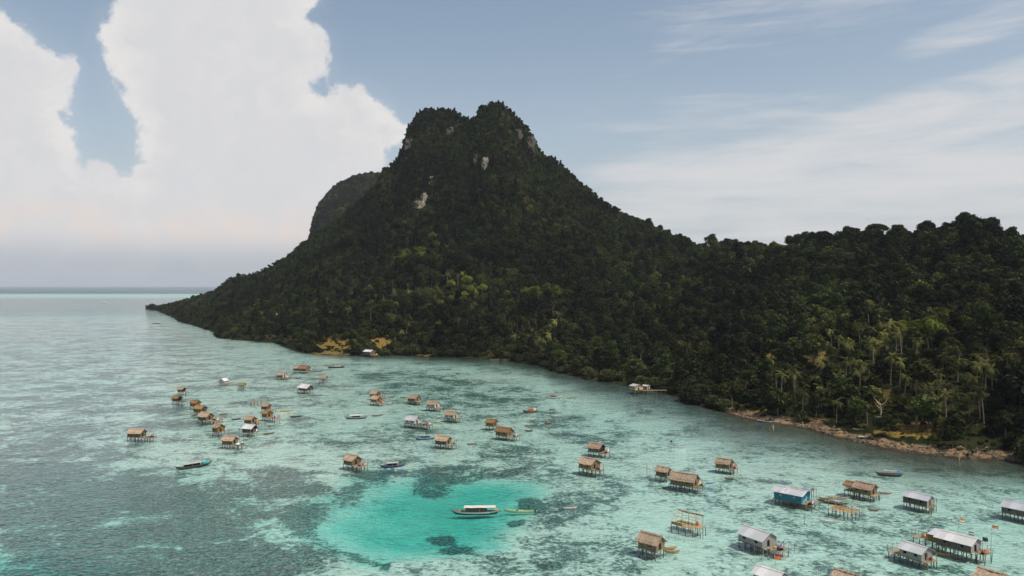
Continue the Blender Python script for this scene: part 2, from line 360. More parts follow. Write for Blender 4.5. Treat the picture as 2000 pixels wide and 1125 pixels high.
so = link(bpy.data.objects.new('seabed', grid_mesh('seabed', SX, SY, SZ, [M['seabed']], dict(dens=dens, deep=np.minimum(depth, 40), mud_and_reflection=mud_and_reflection))))
tag(so, 'shallow reef floor of pale sand with dark seagrass patches', 'seabed', kind='structure')
def mat_water():
    m, t, b = new_mat('lagoon_water'); t.n.remove(b)
    g = t.new('ShaderNodeNewGeometry').outputs['Position']
    n1 = t.noise(t.mapping(g, (.85,1.15,1), (0,0,R(24))), .75, 3, .6, .4); n2 = t.noise(t.mapping(g, (.9,1.1,1), (0,0,R(-12))), .16, 3, .55, .3); n3 = t.noise(g, .02, 3, .5)
    h = t.math('ADD', t.math('MULTIPLY', n1, t.rng(n3,.3,.7,.6,1.25)), t.math('MULTIPLY', n2, 1.5))
    sep = t.new('ShaderNodeSeparateXYZ'); t.l.new(g, sep.inputs[0]); h = t.math('MULTIPLY', h, t.rng(sep.outputs[1], 4600, 5400, 1.0, 3.0)); bp = t.bump(h, 1.0, .32)
    fr = t.new('ShaderNodeFresnel'); fr.inputs['IOR'].default_value=1.33; t.l.new(bp, fr.inputs['Normal'])
    gl = t.new('ShaderNodeBsdfGlossy'); gl.inputs['Roughness'].default_value=.06; t.l.new(bp, gl.inputs['Normal']); gl.inputs['Color'].default_value=(1,1,1,1)
    tr = t.new('ShaderNodeBsdfTransparent'); tr.inputs['Color'].default_value=(.97,.995,.99,1)
    mx = t.new('ShaderNodeMixShader'); t.l.new(t.math('MINIMUM', fr.outputs[0], t.math('MINIMUM', t.rng(sep.outputs[1], 320, 900, .56, .80), t.rng(sep.outputs[1], 3300, 5000, .80, .42))), mx.inputs[0]); t.l.new(tr.outputs[0], mx.inputs[1]); t.l.new(gl.outputs[0], mx.inputs[2])
    t.l.new(mx.outputs[0], t.n['Material Output'].inputs['Surface'])
    return m
M['water'] = mat_water()
wb = MB(); wb.add([(-42000,-400,0),(42000,-400,0),(42000,42000,0),(-42000,42000,0)], [(0,1,2,3)])
tag(wb.build('water', M['water'], recalc=False), 'clear rippled lagoon water', 'water', kind='structure')
# ------------------------------------------------------------------ vegetation
def foliage(name, c1, c2, trans=.25):
    m, t, b = new_mat(name); out = t.n['Material Output']
    g = t.new('ShaderNodeNewGeometry').outputs['Position']; oi = t.new('ShaderNodeObjectInfo').outputs['Random']
    n = t.noise(g, .45, 4, .6); n0 = t.noise(g, .014, 3, .5)
    col = t.mix(t.rng(t.math('ADD', t.math('MULTIPLY', n, .6), t.math('MULTIPLY', oi, .4)), .3, .75), c1, c2)
    hv = t.new('ShaderNodeHueSaturation'); t.l.new(col, hv.inputs['Color']); t.l.new(t.math('MULTIPLY', t.rng(n0,.35,.65,.48,1.28), t.rng(oi,0,1,.55,1.45,False)), hv.inputs['Value'])
    t.l.new(t.rng(oi,0,1,.47,.512,False), hv.inputs['Hue'])
    d = t.new('ShaderNodeBsdfDiffuse'); t.l.new(hv.outputs[0], d.inputs[0]); tl = t.new('ShaderNodeBsdfTranslucent'); t.l.new(hv.outputs[0], tl.inputs[0])
    gl = t.new('ShaderNodeBsdfGlossy'); gl.inputs['Roughness'].default_value=.5; gl.inputs[0].default_value=(.5,.5,.5,1)
    mx = t.new('ShaderNodeMixShader'); mx.inputs[0].default_value=trans; t.l.new(d.outputs[0], mx.inputs[1]); t.l.new(tl.outputs[0], mx.inputs[2])
    m2 = t.new('ShaderNodeMixShader'); m2.inputs[0].default_value=.015; t.l.new(mx.outputs[0], m2.inputs[1]); t.l.new(gl.outputs[0], m2.inputs[2])
    t.n.remove(b); t.l.new(m2.outputs[0], out.inputs['Surface']); return m
M['leaf_dark'] = foliage('dark_foliage', (.017,.027,.008), (.042,.053,.014))
M['leaf_mid'] = foliage('mid_foliage', (.026,.038,.010), (.064,.073,.018))
M['leaf_olive'] = foliage('olive_foliage', (.045,.050,.012), (.10,.098,.022))
M['leaf_lime'] = foliage('lime_foliage', (.075,.10,.013), (.14,.165,.024))
M['leaf_mangrove'] = foliage('mangrove_foliage', (.028,.036,.012), (.060,.066,.024))
M['frond'] = foliage('palm_frond', (.048,.059,.016), (.15,.14,.04), .15)
M['bark'] = simple('grey_bark', (.22,.18,.13), (.10,.08,.06), 2, .95, (2,2,.4), .25, spec=.05)
M['palm_bark'] = simple('palm_trunk', (.32,.26,.19), (.17,.13,.09), 2, .95, (1,1,4), .25, spec=.05)
def leaf_cloud(rs, centres, radii, n, size, flat=.75, updir=.35):
    """n small leaf faces spread over clumps; returns MB-like arrays"""
    w = np.array(radii)**2; w /= w.sum(); idx = rs.choice(len(radii), n, p=w)
    d = rs.normal(size=(n,3)); d[:,2] += updir; d /= np.linalg.norm(d, axis=1)[:,None]
    r = np.array(radii)[idx]*rs.uniform(.62, 1.08, n)
    c = np.array(centres)[idx] + d*r[:,None]*np.array([1,1,flat])
    nrm = d + rs.normal(size=(n,3))*.55; nrm /= np.linalg.norm(nrm, axis=1)[:,None]
    a = np.cross(nrm, rs.normal(size=(n,3))); a /= np.linalg.norm(a, axis=1)[:,None]; b = np.cross(nrm, a)
    s = (size*rs.uniform(.6, 1.4, n))[:,None]
    q = np.stack([c-a*s, c-b*s*.55+nrm*s*.1, c+a*s, c+b*s*.55+nrm*s*.1], 1)
    return q.reshape(-1, 3)
def crown_mb(mb, seed, Rr, H, z0, nc, n, size, flat=.75, shape='dome', m=0):
    rs = np.random.RandomState(seed); cs = []; rd = []
    for i in range(nc):
        if shape == 'dome':
            a = rs.uniform(0, 2*math.pi); u = rs.uniform(0, 1)**.6; zz = rs.uniform(0, 1)
            rad = Rr*.78*u*math.sqrt(max(.05, 1-(zz*.95)**2)); cs.append((rad*math.cos(a), rad*math.sin(a), z0+H*(.18+.62*zz)))
            rd.append(Rr*rs.uniform(.22, .42))
        elif shape == 'umbrella':
            a = rs.uniform(0, 2*math.pi); u = rs.uniform(0, 1)**.55
            cs.append((Rr*.85*u*math.cos(a), Rr*.85*u*math.sin(a), z0+H*(.8-.35*u*u)+rs.uniform(-.4,.4))); rd.append(Rr*rs.uniform(.16,.28))
        else:
            a = rs.uniform(0, 2*math.pi); zz = rs.uniform(0, 1); rad = Rr*.5*(1-zz*.6)
            cs.append((rad*math.cos(a)*rs.uniform(.2,1.3), rad*math.sin(a)*rs.uniform(.2,1.3), z0+H*(.1+.8*zz))); rd.append(Rr*rs.uniform(.3,.5))
    q = leaf_cloud(rs, cs, rd, n, size, flat)
    b = len(mb.v); mb.v += [tuple(p) for p in q]
    for i in range(n): mb.face((b+4*i, b+4*i+1, b+4*i+2, b+4*i+3), m)
    return cs
def trunk_mb(mb, seed, h, r, cs, m=0):
    rs = random.Random(seed); lx, ly = rs.uniform(-.5,.5), rs.uniform(-.5,.5)
    mb.tube([(0,0,-1.2),(lx*.3,ly*.3,h*.35),(lx,ly,h*.75),(lx*1.1,ly*1.2,h)], [r*1.25,r,r*.7,r*.35], 6, m)
    for c in cs[:5]:
        c = Vector(c); p = Vector((lx,ly,h*.62)); mb.tube([p, p.lerp(c,.5)+Vector((0,0,.3)), c], [r*.5,r*.33,r*.12], 5, m)
KINDS = [  # name, leaf, R, H, z0, clumps, leaves, size, shape
    ('round_dark', 'leaf_dark', 4.6, 6.5, 1.6, 26, 1500, .46, 'dome'), ('round_mid', 'leaf_mid', 4.0, 6.0, 1.6, 22, 1300, .44, 'dome'),
    ('tall_dark', 'leaf_dark', 3.4, 9.0, 3.0, 20, 1300, .44, 'tall'), ('olive', 'leaf_olive', 4.0, 5.0, 1.6, 20, 1100, .44, 'dome'),
    ('lime', 'leaf_lime', 4.2, 5.5, 3.2, 22, 1200, .45, 'dome'), ('mangrove', 'leaf_mangrove', 4.2, 6.0, -.6, 26, 1500, .40, 'dome'),
    ('umbrella', 'leaf_dark', 5.8, 4.6, 3.6, 40, 2000, .42, 'umbrella'), ('bush', 'leaf_olive', 2.4, 2.2, -.3, 12, 500, .34, 'dome'), ('dark_bush', 'leaf_dark', 2.6, 2.6, -.3, 12, 500, .36, 'dome')]
CROWN, TRUNK = {}, {}
kinds = bpy.data.collections.new('tree_kinds')
def kind_obj(i, name, mesh):
    o = bpy.data.objects.new('%02d_%s' % (i, name), mesh); kinds.objects.link(o)
for i, (nm, lf, Rr, H, z0, nc, n, sz, shp) in enumerate(KINDS):
    a = MB(); cs = crown_mb(a, 100+i, Rr, H, z0, nc, n, sz, .75, shp); CROWN[nm] = a.mesh('crown', M[lf], recalc=False)
    b = MB(); trunk_mb(b, i, z0+H*.6 if z0 > 0 else 2.0, .24, cs); TRUNK[nm] = b.mesh('trunk', M['bark'])
    c = MB(); crown_mb(c, 100+i, Rr, H, z0, nc, n, sz, .75, shp); trunk_mb(c, i, z0+H*.6 if z0 > 0 else 2.0, .24, cs, 1)
    kind_obj(i, nm, c.mesh(nm, [M[lf], M['bark']], recalc=False))
# coconut palms
def palm_crown_mb(mb, seed, z, m=0, nf=19, x0=0, y0=0):
    rs = random.Random(seed)
    for k in range(nf):
        a = 2*math.pi*(k*.382+rs.uniform(-.03,.03)); el = R(rs.choice([65,45,30,15,0,-15,-35])+rs.uniform(-8,8)); Lf = rs.uniform(3.2,4.4)
        p = Vector((x0,y0,z)); pts = [p.copy()]; e = el
        for s in range(7):
            p = p+Vector((math.cos(a)*math.cos(e), math.sin(a)*math.cos(e), math.sin(e)))*Lf/7; pts.append(p.copy()); e -= R(12)
        side = Vector((-math.sin(a), math.cos(a), 0))
        for s in range(7):
            p0, p1 = pts[s], pts[s+1]; wd = .72*math.sin(math.pi*min(.95,(s+.9)/7.6))+.12
            for sg in (-1,1):
                for q in range(2):
                    b0 = p0.lerp(p1, q*.5); b1 = p0.lerp(p1, q*.5+.36)
                    tip = b1.lerp(p1,.6)+side*sg*wd+Vector((0,0,-.34*wd))+(p1-p0)*.5
                    mb.add([b0, b1, tip], [(0,1,2)], m)
def palm_trunk_mb(mb, seed, h, m=0):
    rs = random.Random(seed); lx, ly = rs.uniform(-1.3,1.3), rs.uniform(-1.3,1.3); n = 7
    pts = [(lx*(i/n)**1.8, ly*(i/n)**1.8, -1+(h+1)*i/n) for i in range(n+1)]
    mb.tube(pts, [.24-.10*i/n for i in range(n+1)], 7, m); return lx, ly
PALMS = []
for k in range(4):
    h = [10.0, 12.0, 8.5, 13.5][k]
    a = MB(); lx, ly = palm_trunk_mb(a, 50+k, h); b = MB(); palm_crown_mb(b, 70+k, h, x0=lx, y0=ly)
    c = MB(); palm_trunk_mb(c, 50+k, h, 1); palm_crown_mb(c, 70+k, h, x0=lx, y0=ly)
    PALMS.append((a.mesh('trunk', M['palm_bark']), b.mesh('crown', M['frond'], recalc=False), c.mesh('palm_tree', [M['frond'], M['palm_bark']], recalc=False), h))
# the positions of all trees
TIPS = [(845,480,20,10,4),(800,496,34,13,4),(905,560,55,20,4),(880,578,60,14,3),(1080,578,70,24,3),(1060,570,40,14,4),(1320,600,90,22,3),(1880,640,110,16,3),(1800,655,60,10,4),(1000,560,30,12,3),(1480,640,60,16,3),(1950,690,60,20,3),(690,660,70,14,3),(1740,650,70,10,3)]
GROVE = [(800,590,170,42,.55),(1050,650,60,40,.8),(1750,745,330,90,.85),(1240,715,90,26,.45),(700,620,80,20,.3)]
CLIFF = [(824,398,16,12,1),(843,362,6,14,1),(945,326,18,10,1),(1048,290,20,16,.6),(790,286,10,10,.8)]
rs = np.random.RandomState(11)
def scatter(step, x0, x1, y0, y1):
    gx, gy = np.meshgrid(np.arange(x0, x1, step), np.arange(y0, y1, step))
    gx = gx.ravel()+rs.uniform(-.5,.5,gx.size)*step; gy = gy.ravel()+rs.uniform(-.5,.5,gy.size)*step
    return gx, gy
pts = []
X, Y = scatter(5.2, -800, 760, 215, 1760)
Z, T, PXc = terrain(X, Y)
ux, uy = proj(X, Y, Z+4)
inn = Y - shoreY(PXc)
back_ok = (T < 1) | ((T-1)*np.maximum(itp(RD, PXc)-shoreY(PXc), 0) < 60)
keep = (PXc > 286) & (PXc < 2300) & (T > -.05) & back_ok & (inn > -.8)
beach = (PXc > 1415) & (PXc < 1985)
keep &= ~(beach & (inn < 7+3.5*np.sin(PXc/23)))
gz = zone(ux, uy, GRASS); gr = zone(ux, uy, GROVE); cl = zone(ux, uy, CLIFF)
keep &= rs.uniform(size=X.size) > np.maximum(gz*1.05, gr*.85)
keep &= (cl < .5) | (rs.uniform(size=X.size) < .45)
far_thin = (T > .3) & (Y > 700); keep &= ~(far_thin & (rs.uniform(size=X.size) < .12))
X, Y, Z, T, PXc, ux, uy, inn, gr = [a[keep] for a in (X, Y, Z, T, PXc, ux, uy, inn, gr)]
k = rs.choice([0,0,0,0,1,1,1,2,2,3], X.size)
patch = fbm(X/55, Y/55, 77); k = np.where((patch > .6) & (rs.uniform(size=X.size) < .5), 3, k); k = np.where((patch < .42) & (k == 3), 0, k)
for a in TIPS:
    dd = ((ux-a[0])/a[2])**2+((uy-a[1])/a[3])**2; hit = (dd < 1) & (rs.uniform(size=X.size) < (.75 if a[4] == 4 else .6)); k = np.where(hit, a[4], k)
k = np.where((k == 2) & (T > .88), 1, k); mang = (inn < 14) & ~((PXc > 1415) & (PXc < 1985)); k = np.where(mang, 5, k)
sc = np.clip(np.exp(rs.normal(-.10, .26, X.size)), .45, 1.8)*np.where((PXc < 1200) & (T > .75), .62, 1.0)*np.interp(PXc, [286,330,420,700], [.35,.5,.8,1])
sc = np.where((k == 6), sc*.9, sc); sc = np.where(PXc > 1350, sc*1.04, sc); sc = np.where((k == 0) & (rs.uniform(size=X.size) < .06), sc*1.5, sc)
TREES = [list(v) for v in zip(X, Y, Z, k, sc)]
# shrubs where the wood is open, and dense low growth on the steep tops
X, Y = scatter(3.2, -260, 420, 215, 760)
Z, T, PXc = terrain(X, Y); ux, uy = proj(X, Y, Z+1); inn = Y-shoreY(PXc)
gz = zone(ux, uy, GRASS); gr = zone(ux, uy, GROVE)
keep = (T > 0) & (T < .6) & (inn > 9) & (np.maximum(gz, gr) > .3) & (rs.uniform(size=X.size) < np.where(gz > .55, .38, .85)) & (PXc < 2200)
keep &= ~((PXc > 1415) & (PXc < 1985) & (inn < 5+4*np.sin(PXc/31)))
for x, y, z in zip(X[keep], Y[keep], Z[keep]): TREES.append([x, y, z, random.choice([7,7,8]), random.uniform(.25,.8)])
X, Y = scatter(3.4, -330, 330, 640, 1130)
Z, T, PXc = terrain(X, Y); ux, uy = proj(X, Y, Z+3)
keep = (T > .42) & (T < 1.02) & (PXc > 480) & (PXc < 1380) & (zone(ux, uy, CLIFF) < .5) & (rs.uniform(size=X.size) < .25+.6*sstep(.5,.85,T))
for x, y, z in zip(X[keep], Y[keep], Z[keep]): TREES.append([x, y, z-.4, random.choice([0,0,0,1,2,2,8,8]), random.uniform(.42,.8)])
X, Y = scatter(2.6, 60, 330, 215, 420)
Z, T, PXc = terrain(X, Y); ux, uy = proj(X, Y, Z+1); inn = Y-shoreY(PXc); gz = zone(ux, uy, GRASS)
keep = (PXc > 1400) & (PXc < 2300) & (T < .3) & (inn > 5.5+4*np.sin(PXc/31)) & (inn < 75) & (rs.uniform(size=X.size) < .42*(1-.75*gz))
for x, y, z in zip(X[keep], Y[keep], Z[keep]): TREES.append([x, y, z, random.choice([7,7,8,8]), random.uniform(.2,.6)])
# the hill behind
X, Y = scatter(7.0, -720, -150, 1695, 2300)
Z = hill_h(X, Y); p_ = CX+F*X/Y
keep = (p_ > 575) & (p_ < 800) & (Z > 5)
for x, y, z in zip(X[keep], Y[keep], Z[keep]): TREES.append([x, y, z-.5, random.choice([0,1,1,1,3,3]), random.uniform(.7,1.8)])
TREES.sort(key=lambda q: q[1] + (1000 if q[3] >= 7 else 0))
near, rest = [], []   # kind 8 stays in the undergrowth
for q in TREES:
    p_ = CX+F*q[0]/q[1]
    (near if len(near) < 290 and q[3] < 7 and p_ < 2030 else rest).append(q)
ZN = [(1430,'on the mangrove shore left of the beach'),(1640,'behind the left half of the pebble beach'),(1840,'behind the right half of the pebble beach'),(9999,'on the shore at the right edge')]
KD = {0:('round_dark','dark rounded tree'),1:('round_mid','mid green rounded tree'),2:('tall_dark','tall narrow dark tree'),3:('olive','olive yellow leafy tree'),4:('lime','bright lime green tree'),5:('mangrove','low mangrove tree'),6:('umbrella','spreading flat topped tree')}
def tree(name, kd, loc, s, rz, label, group):
    e = empty(name, loc, rz, label, 'tree', group); e.scale = (s, s, s*random.uniform(.9,1.15))
    for n_, me in (('trunk', TRUNK[kd]), ('crown', CROWN[kd])):
        link(bpy.data.objects.new(n_, me), e)
    return e
for x, y, z, k_, s in near:
    p_ = CX+F*x/y; zn = next(t for lim, t in ZN if p_ < lim); kd, ds = KD[int(k_)]
    tree('mangrove_tree' if kd == 'mangrove' else 'broadleaf_tree', kd, (x, y, z-.3), s, random.uniform(0,6.28), f'{ds} {zn}', f'{ds}s {zn}')
# forest that reads as one mass: points carrying instances
def gn_scatter(obj, coll):
    ng = bpy.data.node_groups.new('scatter_trees', 'GeometryNodeTree')
    ng.interface.new_socket('Geometry', in_out='INPUT', socket_type='NodeSocketGeometry'); ng.interface.new_socket('Geometry', in_out='OUTPUT', socket_type='NodeSocketGeometry')
    N = ng.nodes; L = ng.links
    gi = N.new('NodeGroupInput'); go = N.new('NodeGroupOutput'); ci = N.new('GeometryNodeCollectionInfo'); ip = N.new('GeometryNodeInstanceOnPoints')
    ci.inputs['Collection'].default_value = coll; ci.inputs['Separate Children'].default_value = True; ci.inputs['Reset Children'].default_value = True
    ip.inputs['Pick Instance'].default_value = True
    def at(nm, ty):
        n = N.new('GeometryNodeInputNamedAttribute'); n.data_type = ty; n.inputs['Name'].default_value = nm; return n.outputs['Attribute']
    cb = N.new('ShaderNodeCombineXYZ'); L.new(at('rot','FLOAT'), cb.inputs[2])
    L.new(gi.outputs[0], ip.inputs['Points']); L.new(ci.outputs[0], ip.inputs['Instance']); L.new(at('kind','INT'), ip.inputs['Instance Index'])
    L.new(cb.outputs[0], ip.inputs['Rotation']); L.new(at('size','FLOAT'), ip.inputs['Scale']); L.new(ip.outputs[0], go.inputs[0])
    md = obj.modifiers.new('scatter', 'NODES'); md.node_group = ng
def stuff_points(name, arr, label, cat):
    me = bpy.data.meshes.new(name); a = np.array(arr, float); me.vertices.add(len(a)); me.vertices.foreach_set('co', a[:,:3].astype(np.float32).ravel())
    i = me.attributes.new('kind','INT','POINT'); i.data.foreach_set('value', a[:,3].astype(np.int32))
    r = me.attributes.new('rot','FLOAT','POINT'); r.data.foreach_set('value', np.random.uniform(0,6.28,len(a)).astype(np.float32))
    s = me.attributes.new('size','FLOAT','POINT'); s.data.foreach_set('value', a[:,4].astype(np.float32))
    o = link(bpy.data.objects.new(name, me)); tag(o, label, cat, kind='stuff'); gn_scatter(o, kinds); return o
shr = [q for q in rest if q[3] >= 7]; rest = [q for q in rest if q[3] < 7]
print('near', len(near), 'forest', len(rest), 'shrubs', len(shr))
for q in rest: q[2] -= .4
stuff_points('forest', rest, 'dense dark jungle covering the mountain and its ridge', 'forest')
stuff_points('undergrowth', shr, 'low olive shrubs under the coconut palms', 'undergrowth')
# palms
PZ = [(96, 1430,2010,690,845,'growing behind the pebble beach','coconut palms behind the pebble beach',0),(26,1560,2010,640,700,'on the upper right slope above the beach grove','coconut palms on the upper right slope',0),
      (34,1000,1110,625,695,'in the dense grove by the shore below the right peak','coconut palms in the grove below the right peak',1),(10,1190,1345,690,735,'scattered above the cream shore house','coconut palms above the cream shore house',0),
      (70,640,960,552,628,'in the wide grove on the lower middle slope','coconut palms on the lower middle slope',1),(14,480,640,590,640,'scattered on the lower left slope','coconut palms on the lower left slope',1),(9,760,960,650,690,'standing near the middle shoreline','coconut palms near the middle shoreline',1)]
def terr_at_pixel(px, py):
    ys = float(shoreY(px)); yr = float(itp(RD, px)); yy = np.linspace(ys+4, yr, 300); xx = (px-CX)/F*yy
    z, t, _ = terrain(xx, yy); _, q = proj(xx, yy, z)
    i = int(np.argmax(q <= py)) if (q <= py).any() else 299
    return xx[i], yy[i], float(z[i])
rp = random.Random(5); palm_n = 0; used = []
for n_, x0, x1, y0, y1, wh, grp, far_ in PZ:
    c = 0; tries = 0
    while c < n_ and tries < 3000:
        tries += 1
        px, py = rp.uniform(x0, x1), rp.uniform(y0, y1)
        if any(abs(px-a)+2*abs(py-b) < (8 if far_ else 12) for a, b in used): continue
        x, y, z = terr_at_pixel(px, py)
        inn_ = y-float(shoreY(px))
        if inn_ < 9: continue
        used.append((px, py)); c += 1
        tm, cm, jm, h = PALMS[rp.randrange(4)]; s = rp.uniform(.62, .98)
        if y < 520:
            e = empty('palm_tree', (x, y, z-.3), rp.uniform(0,6.28), 'tall coconut palm '+wh, 'palm tree', grp); e.scale = (s, s, s)
            link(bpy.data.objects.new('trunk', tm), e); link(bpy.data.objects.new('crown', cm), e)
        else:
            o = link(bpy.data.objects.new('palm_tree', jm)); o.location = (x, y, z-.3); o.rotation_euler = (0,0,rp.uniform(0,6.28)); o.scale = (s*1.1,)*3
            tag(o, 'coconut palm '+wh, 'palm tree', grp)
def special_tree(name, kd, px, t_, s, label, dz=-.3):
    ys = float(shoreY(px)); y = ys+t_*(float(itp(RD, px))-ys); x = (px-CX)/F*y; z = float(terrain(np.array([x]), np.array([y]))[0][0])
    return tree(name, kd, (x, y, z+dz), s, 1.0, label, None)
special_tree('broadleaf_tree', 'umbrella', 1712, .985, 1.35, 'lone flat topped tree standing above the right ridge line')
special_tree('broadleaf_tree', 'round_dark', 1905, .95, 2.3, 'huge dome shaped tree crown on the right ridge', -4.5)
special_tree('broadleaf_tree', 'round_dark', 1590, .98, 1.3, 'dark tree poking up from the middle of the right ridge')
special_tree('broadleaf_tree', 'umbrella', 1283, .99, 1.0, 'pale small tree standing up in the saddle of the ridge')
special_tree('broadleaf_tree', 'lime', 845, .56, 1.25, 'brightest yellow green tree on the dark mountainside')
special_tree('broadleaf_tree', 'round_dark', 1555, .30, 1.35, 'very dark round tree in the grassy clearing')
p = ground(298, 604.5); tree('mangrove_tree', 'mangrove', (p.x, p.y, 0), 2.6, .3, 'round dark mangrove alone at the tip of the island', None)
p = ground(1576, 829); tree('mangrove_tree', 'mangrove', (p.x, p.y, 0), 1.15, .3, 'leafy mangrove bush standing in the water off the pebble beach', None)
p = ground(1398, 797); tree('mangrove_tree', 'mangrove', (p.x, p.y, 0), .9, 1.3, 'mangrove bush at the left end of the pebble beach', None)
def dead_tree(px, py, h, label):
    x, y, z = terr_at_pixel(px, py); b = MB(); r_ = random.Random(int(px)); b.tube([(0,0,-1),(.2,.1,h*.5),(.1,.3,h)], [.28,.2,.08], 6)
    for i in range(8):
        a = r_.uniform(0,6.28); z0 = h*r_.uniform(.45,.95); q = Vector((.15,.15,z0)); e1 = q+Vector((math.cos(a)*1.5, math.sin(a)*1.5, 1.1)); b.tube([q, e1, e1+Vector((math.cos(a+.5)*1.1, math.sin(a+.5)*1.1, 1.3))], [.11,.08,.03], 5)
    tag(b.build('dead_tree', M['bamboo'], loc=(x,y,z)), label, 'dead tree', 'bare dead trees in the jungle')
dead_tree(1466, 546, 11, 'bare pale dead tree high on the right slope'); dead_tree(1233, 594, 10, 'bare pale dead tree on the slope below the saddle'); dead_tree(1720, 812, 4, 'bare dead tree among the palms behind the beach')
# limestone cliffs on the mountain
def mat_rock(name, a, b_):
    m, t, b = new_mat(name); g = t.new('ShaderNodeTexCoord').outputs['Object']
    n = t.noise(t.mapping(g, (1.6,1.6,.22)), .5, 7, .75, .5); n2 = t.noise(g, .8, 6, .7)
    col = t.mix(t.rng(n,.38,.6), a, b_); col = t.mix(t.rng(n2,.55,.7), col, (.03,.035,.02))
    t.l.new(col, b.inputs['Base Color']); b.inputs['Roughness'].default_value=1; t.l.new(t.bump(n2,1,.8), b.inputs['Normal']); return m
M['limestone'] = mat_rock('pale_limestone', (.33,.28,.205), (.10,.085,.06)); M['limestone_brown'] = mat_rock('brown_limestone', (.105,.082,.06), (.045,.038,.028))
M['stone'] = mat_rock('shore_stone', (.24,.175,.11), (.09,.07,.05))
def cliff(px, py, w, h, mat, label, seed):
    x, y, z = terr_at_pixel(px, py); mb = MB(); n, k2 = 14, 14
    rings = []
    for j in range(k2+1):
        v = j/k2; row = []
        for i in range(n+1):
            u = i/n; wob = (float(fbm(np.array([u*4.0+seed]), np.array([v*3.0]), seed, 5)[0])-.5)*1.6
            ed = math.sin(math.pi*u)**.5
            row.append(((u-.5)*w*(.55+.45*math.sin(math.pi*(.15+.7*v)))+wob*w*.3, -ed*h*.22+wob*h*.28+v*h*.30, (v-.5)*h+wob*h*.12))
        rings.append(row + [(a, b+h*.55, c) for a, b, c in row[::-1]])
    mb.loft(rings, [0]*len(rings[0]), 0)
    o = mb.build('rock_cliff', M[mat]); o.location = (x, y-3.2, z+h*.22); o.rotation_euler = (0, 0, -math.atan2(x, y)); tag(o, label, 'cliff')
cliff(818, 404, 15, 9, 'limestone', 'widest of the pale limestone patches left of the twin peaks', 1)
cliff(828, 390, 9, 10, 'limestone', 'pale limestone patch just above the widest one', 2)
cliff(843, 362, 6, 15, 'limestone', 'tall thin limestone streak highest on the left flank', 3)
cliff(948, 328, 9, 16, 'limestone', 'pale limestone face under the right peak', 4)
cliff(930, 318, 6, 14, 'limestone_brown', 'brown rock streak beside the pale face under the right peak', 5)
cliff(1036, 290, 12, 20, 'limestone_brown', 'brown rock wall on the right shoulder of the right peak', 6)
cliff(1012, 268, 10, 14, 'limestone_brown', 'small brown rock face near the top of the right peak', 7)
cliff(800, 288, 12, 16, 'limestone_brown', 'brown rock wall at the left edge of the left peak', 8)
cliff(880, 262, 9, 12, 'limestone_brown', 'small brown rock face in the middle of the left peak', 9)
# stones on the beach: one mass nobody could count
sb = MB(); rq = random.Random(3)
for i in range(900):
    px = rq.uniform(1418, 1985); y = float(shoreY(px))+rq.uniform(-1.0, 6); x = (px-CX)/F*y; z = float(terrain(np.array([x]), np.array([y]))[0][0])
    r = rq.choice([.08,.1,.14,.18,.25,.4,.7]); c = Vector((x, y, z+r*.2)); vs = []
    for d in ((1,0,0),(.3,.9,0),(-.8,.6,0),(-.8,-.6,0),(.3,-.9,0),(0,0,.8),(0,0,-.7)): vs.append(c+Vector(d)*r*rq.uniform(.7,1.3))
    sb.add(vs, [(0,1,5),(1,2,5),(2,3,5),(3,4,5),(4,0,5),(1,0,6),(2,1,6),(3,2,6),(4,3,6),(0,4,6)])
tag(sb.build('beach_stones', M['stone']), 'loose stones scattered along the right beach', 'stones', kind='stuff')
# ------------------------------------------------------------------ stilt huts
def frame_of(p, th):
    b = math.atan2(p.x, p.y); d = Vector((math.cos(b)*math.cos(th)-math.sin(b)*math.sin(th), -math.sin(b)*math.cos(th)-math.cos(b)*math.sin(th), 0))
    return math.atan2(d.y, d.x)
rh = random.Random(21)
_pile = {}
def pile_mesh(h, kind):
    key = (round(h, 1), kind, rh.randrange(3))
    if key not in _pile:
        b = MB(); b.tube([(0,0,-1.7),(rh.uniform(-.04,.04),rh.uniform(-.04,.04),h*.5),(rh.uniform(-.09,.09),rh.uniform(-.09,.09),h)], [.10,.09,.08], 6)
        _pile[key] = b.mesh('stilt', M[kind])
    return _pile[key]
def stilt(parent, x, y, h, kind='pile'):
    o = link(bpy.data.objects.new('stilt', pile_mesh(h, kind)), parent); o.location = (x, y, 0); o.rotation_euler = (rh.uniform(-.09,.09), rh.uniform(-.09,.09), 0)
def floor_part(parent, name, x0, x1, y0, y1, z, mat='deck', gap=.04, miss=0):
    b = MB(); y = y0
    while y < y1-.05:
        w = min(rh.uniform(.16,.28), y1-y)
        if rh.random() >= miss: b.box(((x0+x1)/2+rh.uniform(-.08,.08), y+w/2, z+rh.uniform(-.01,.01)), (x1-x0+rh.uniform(-.1,.16), w-gap, .05))
        y += w
    for x in np.linspace(x0+.15, x1-.15, 3): b.box((x, (y0+y1)/2, z-.07), (.09, y1-y0, .08))
    return b.build(name, M[mat], parent)
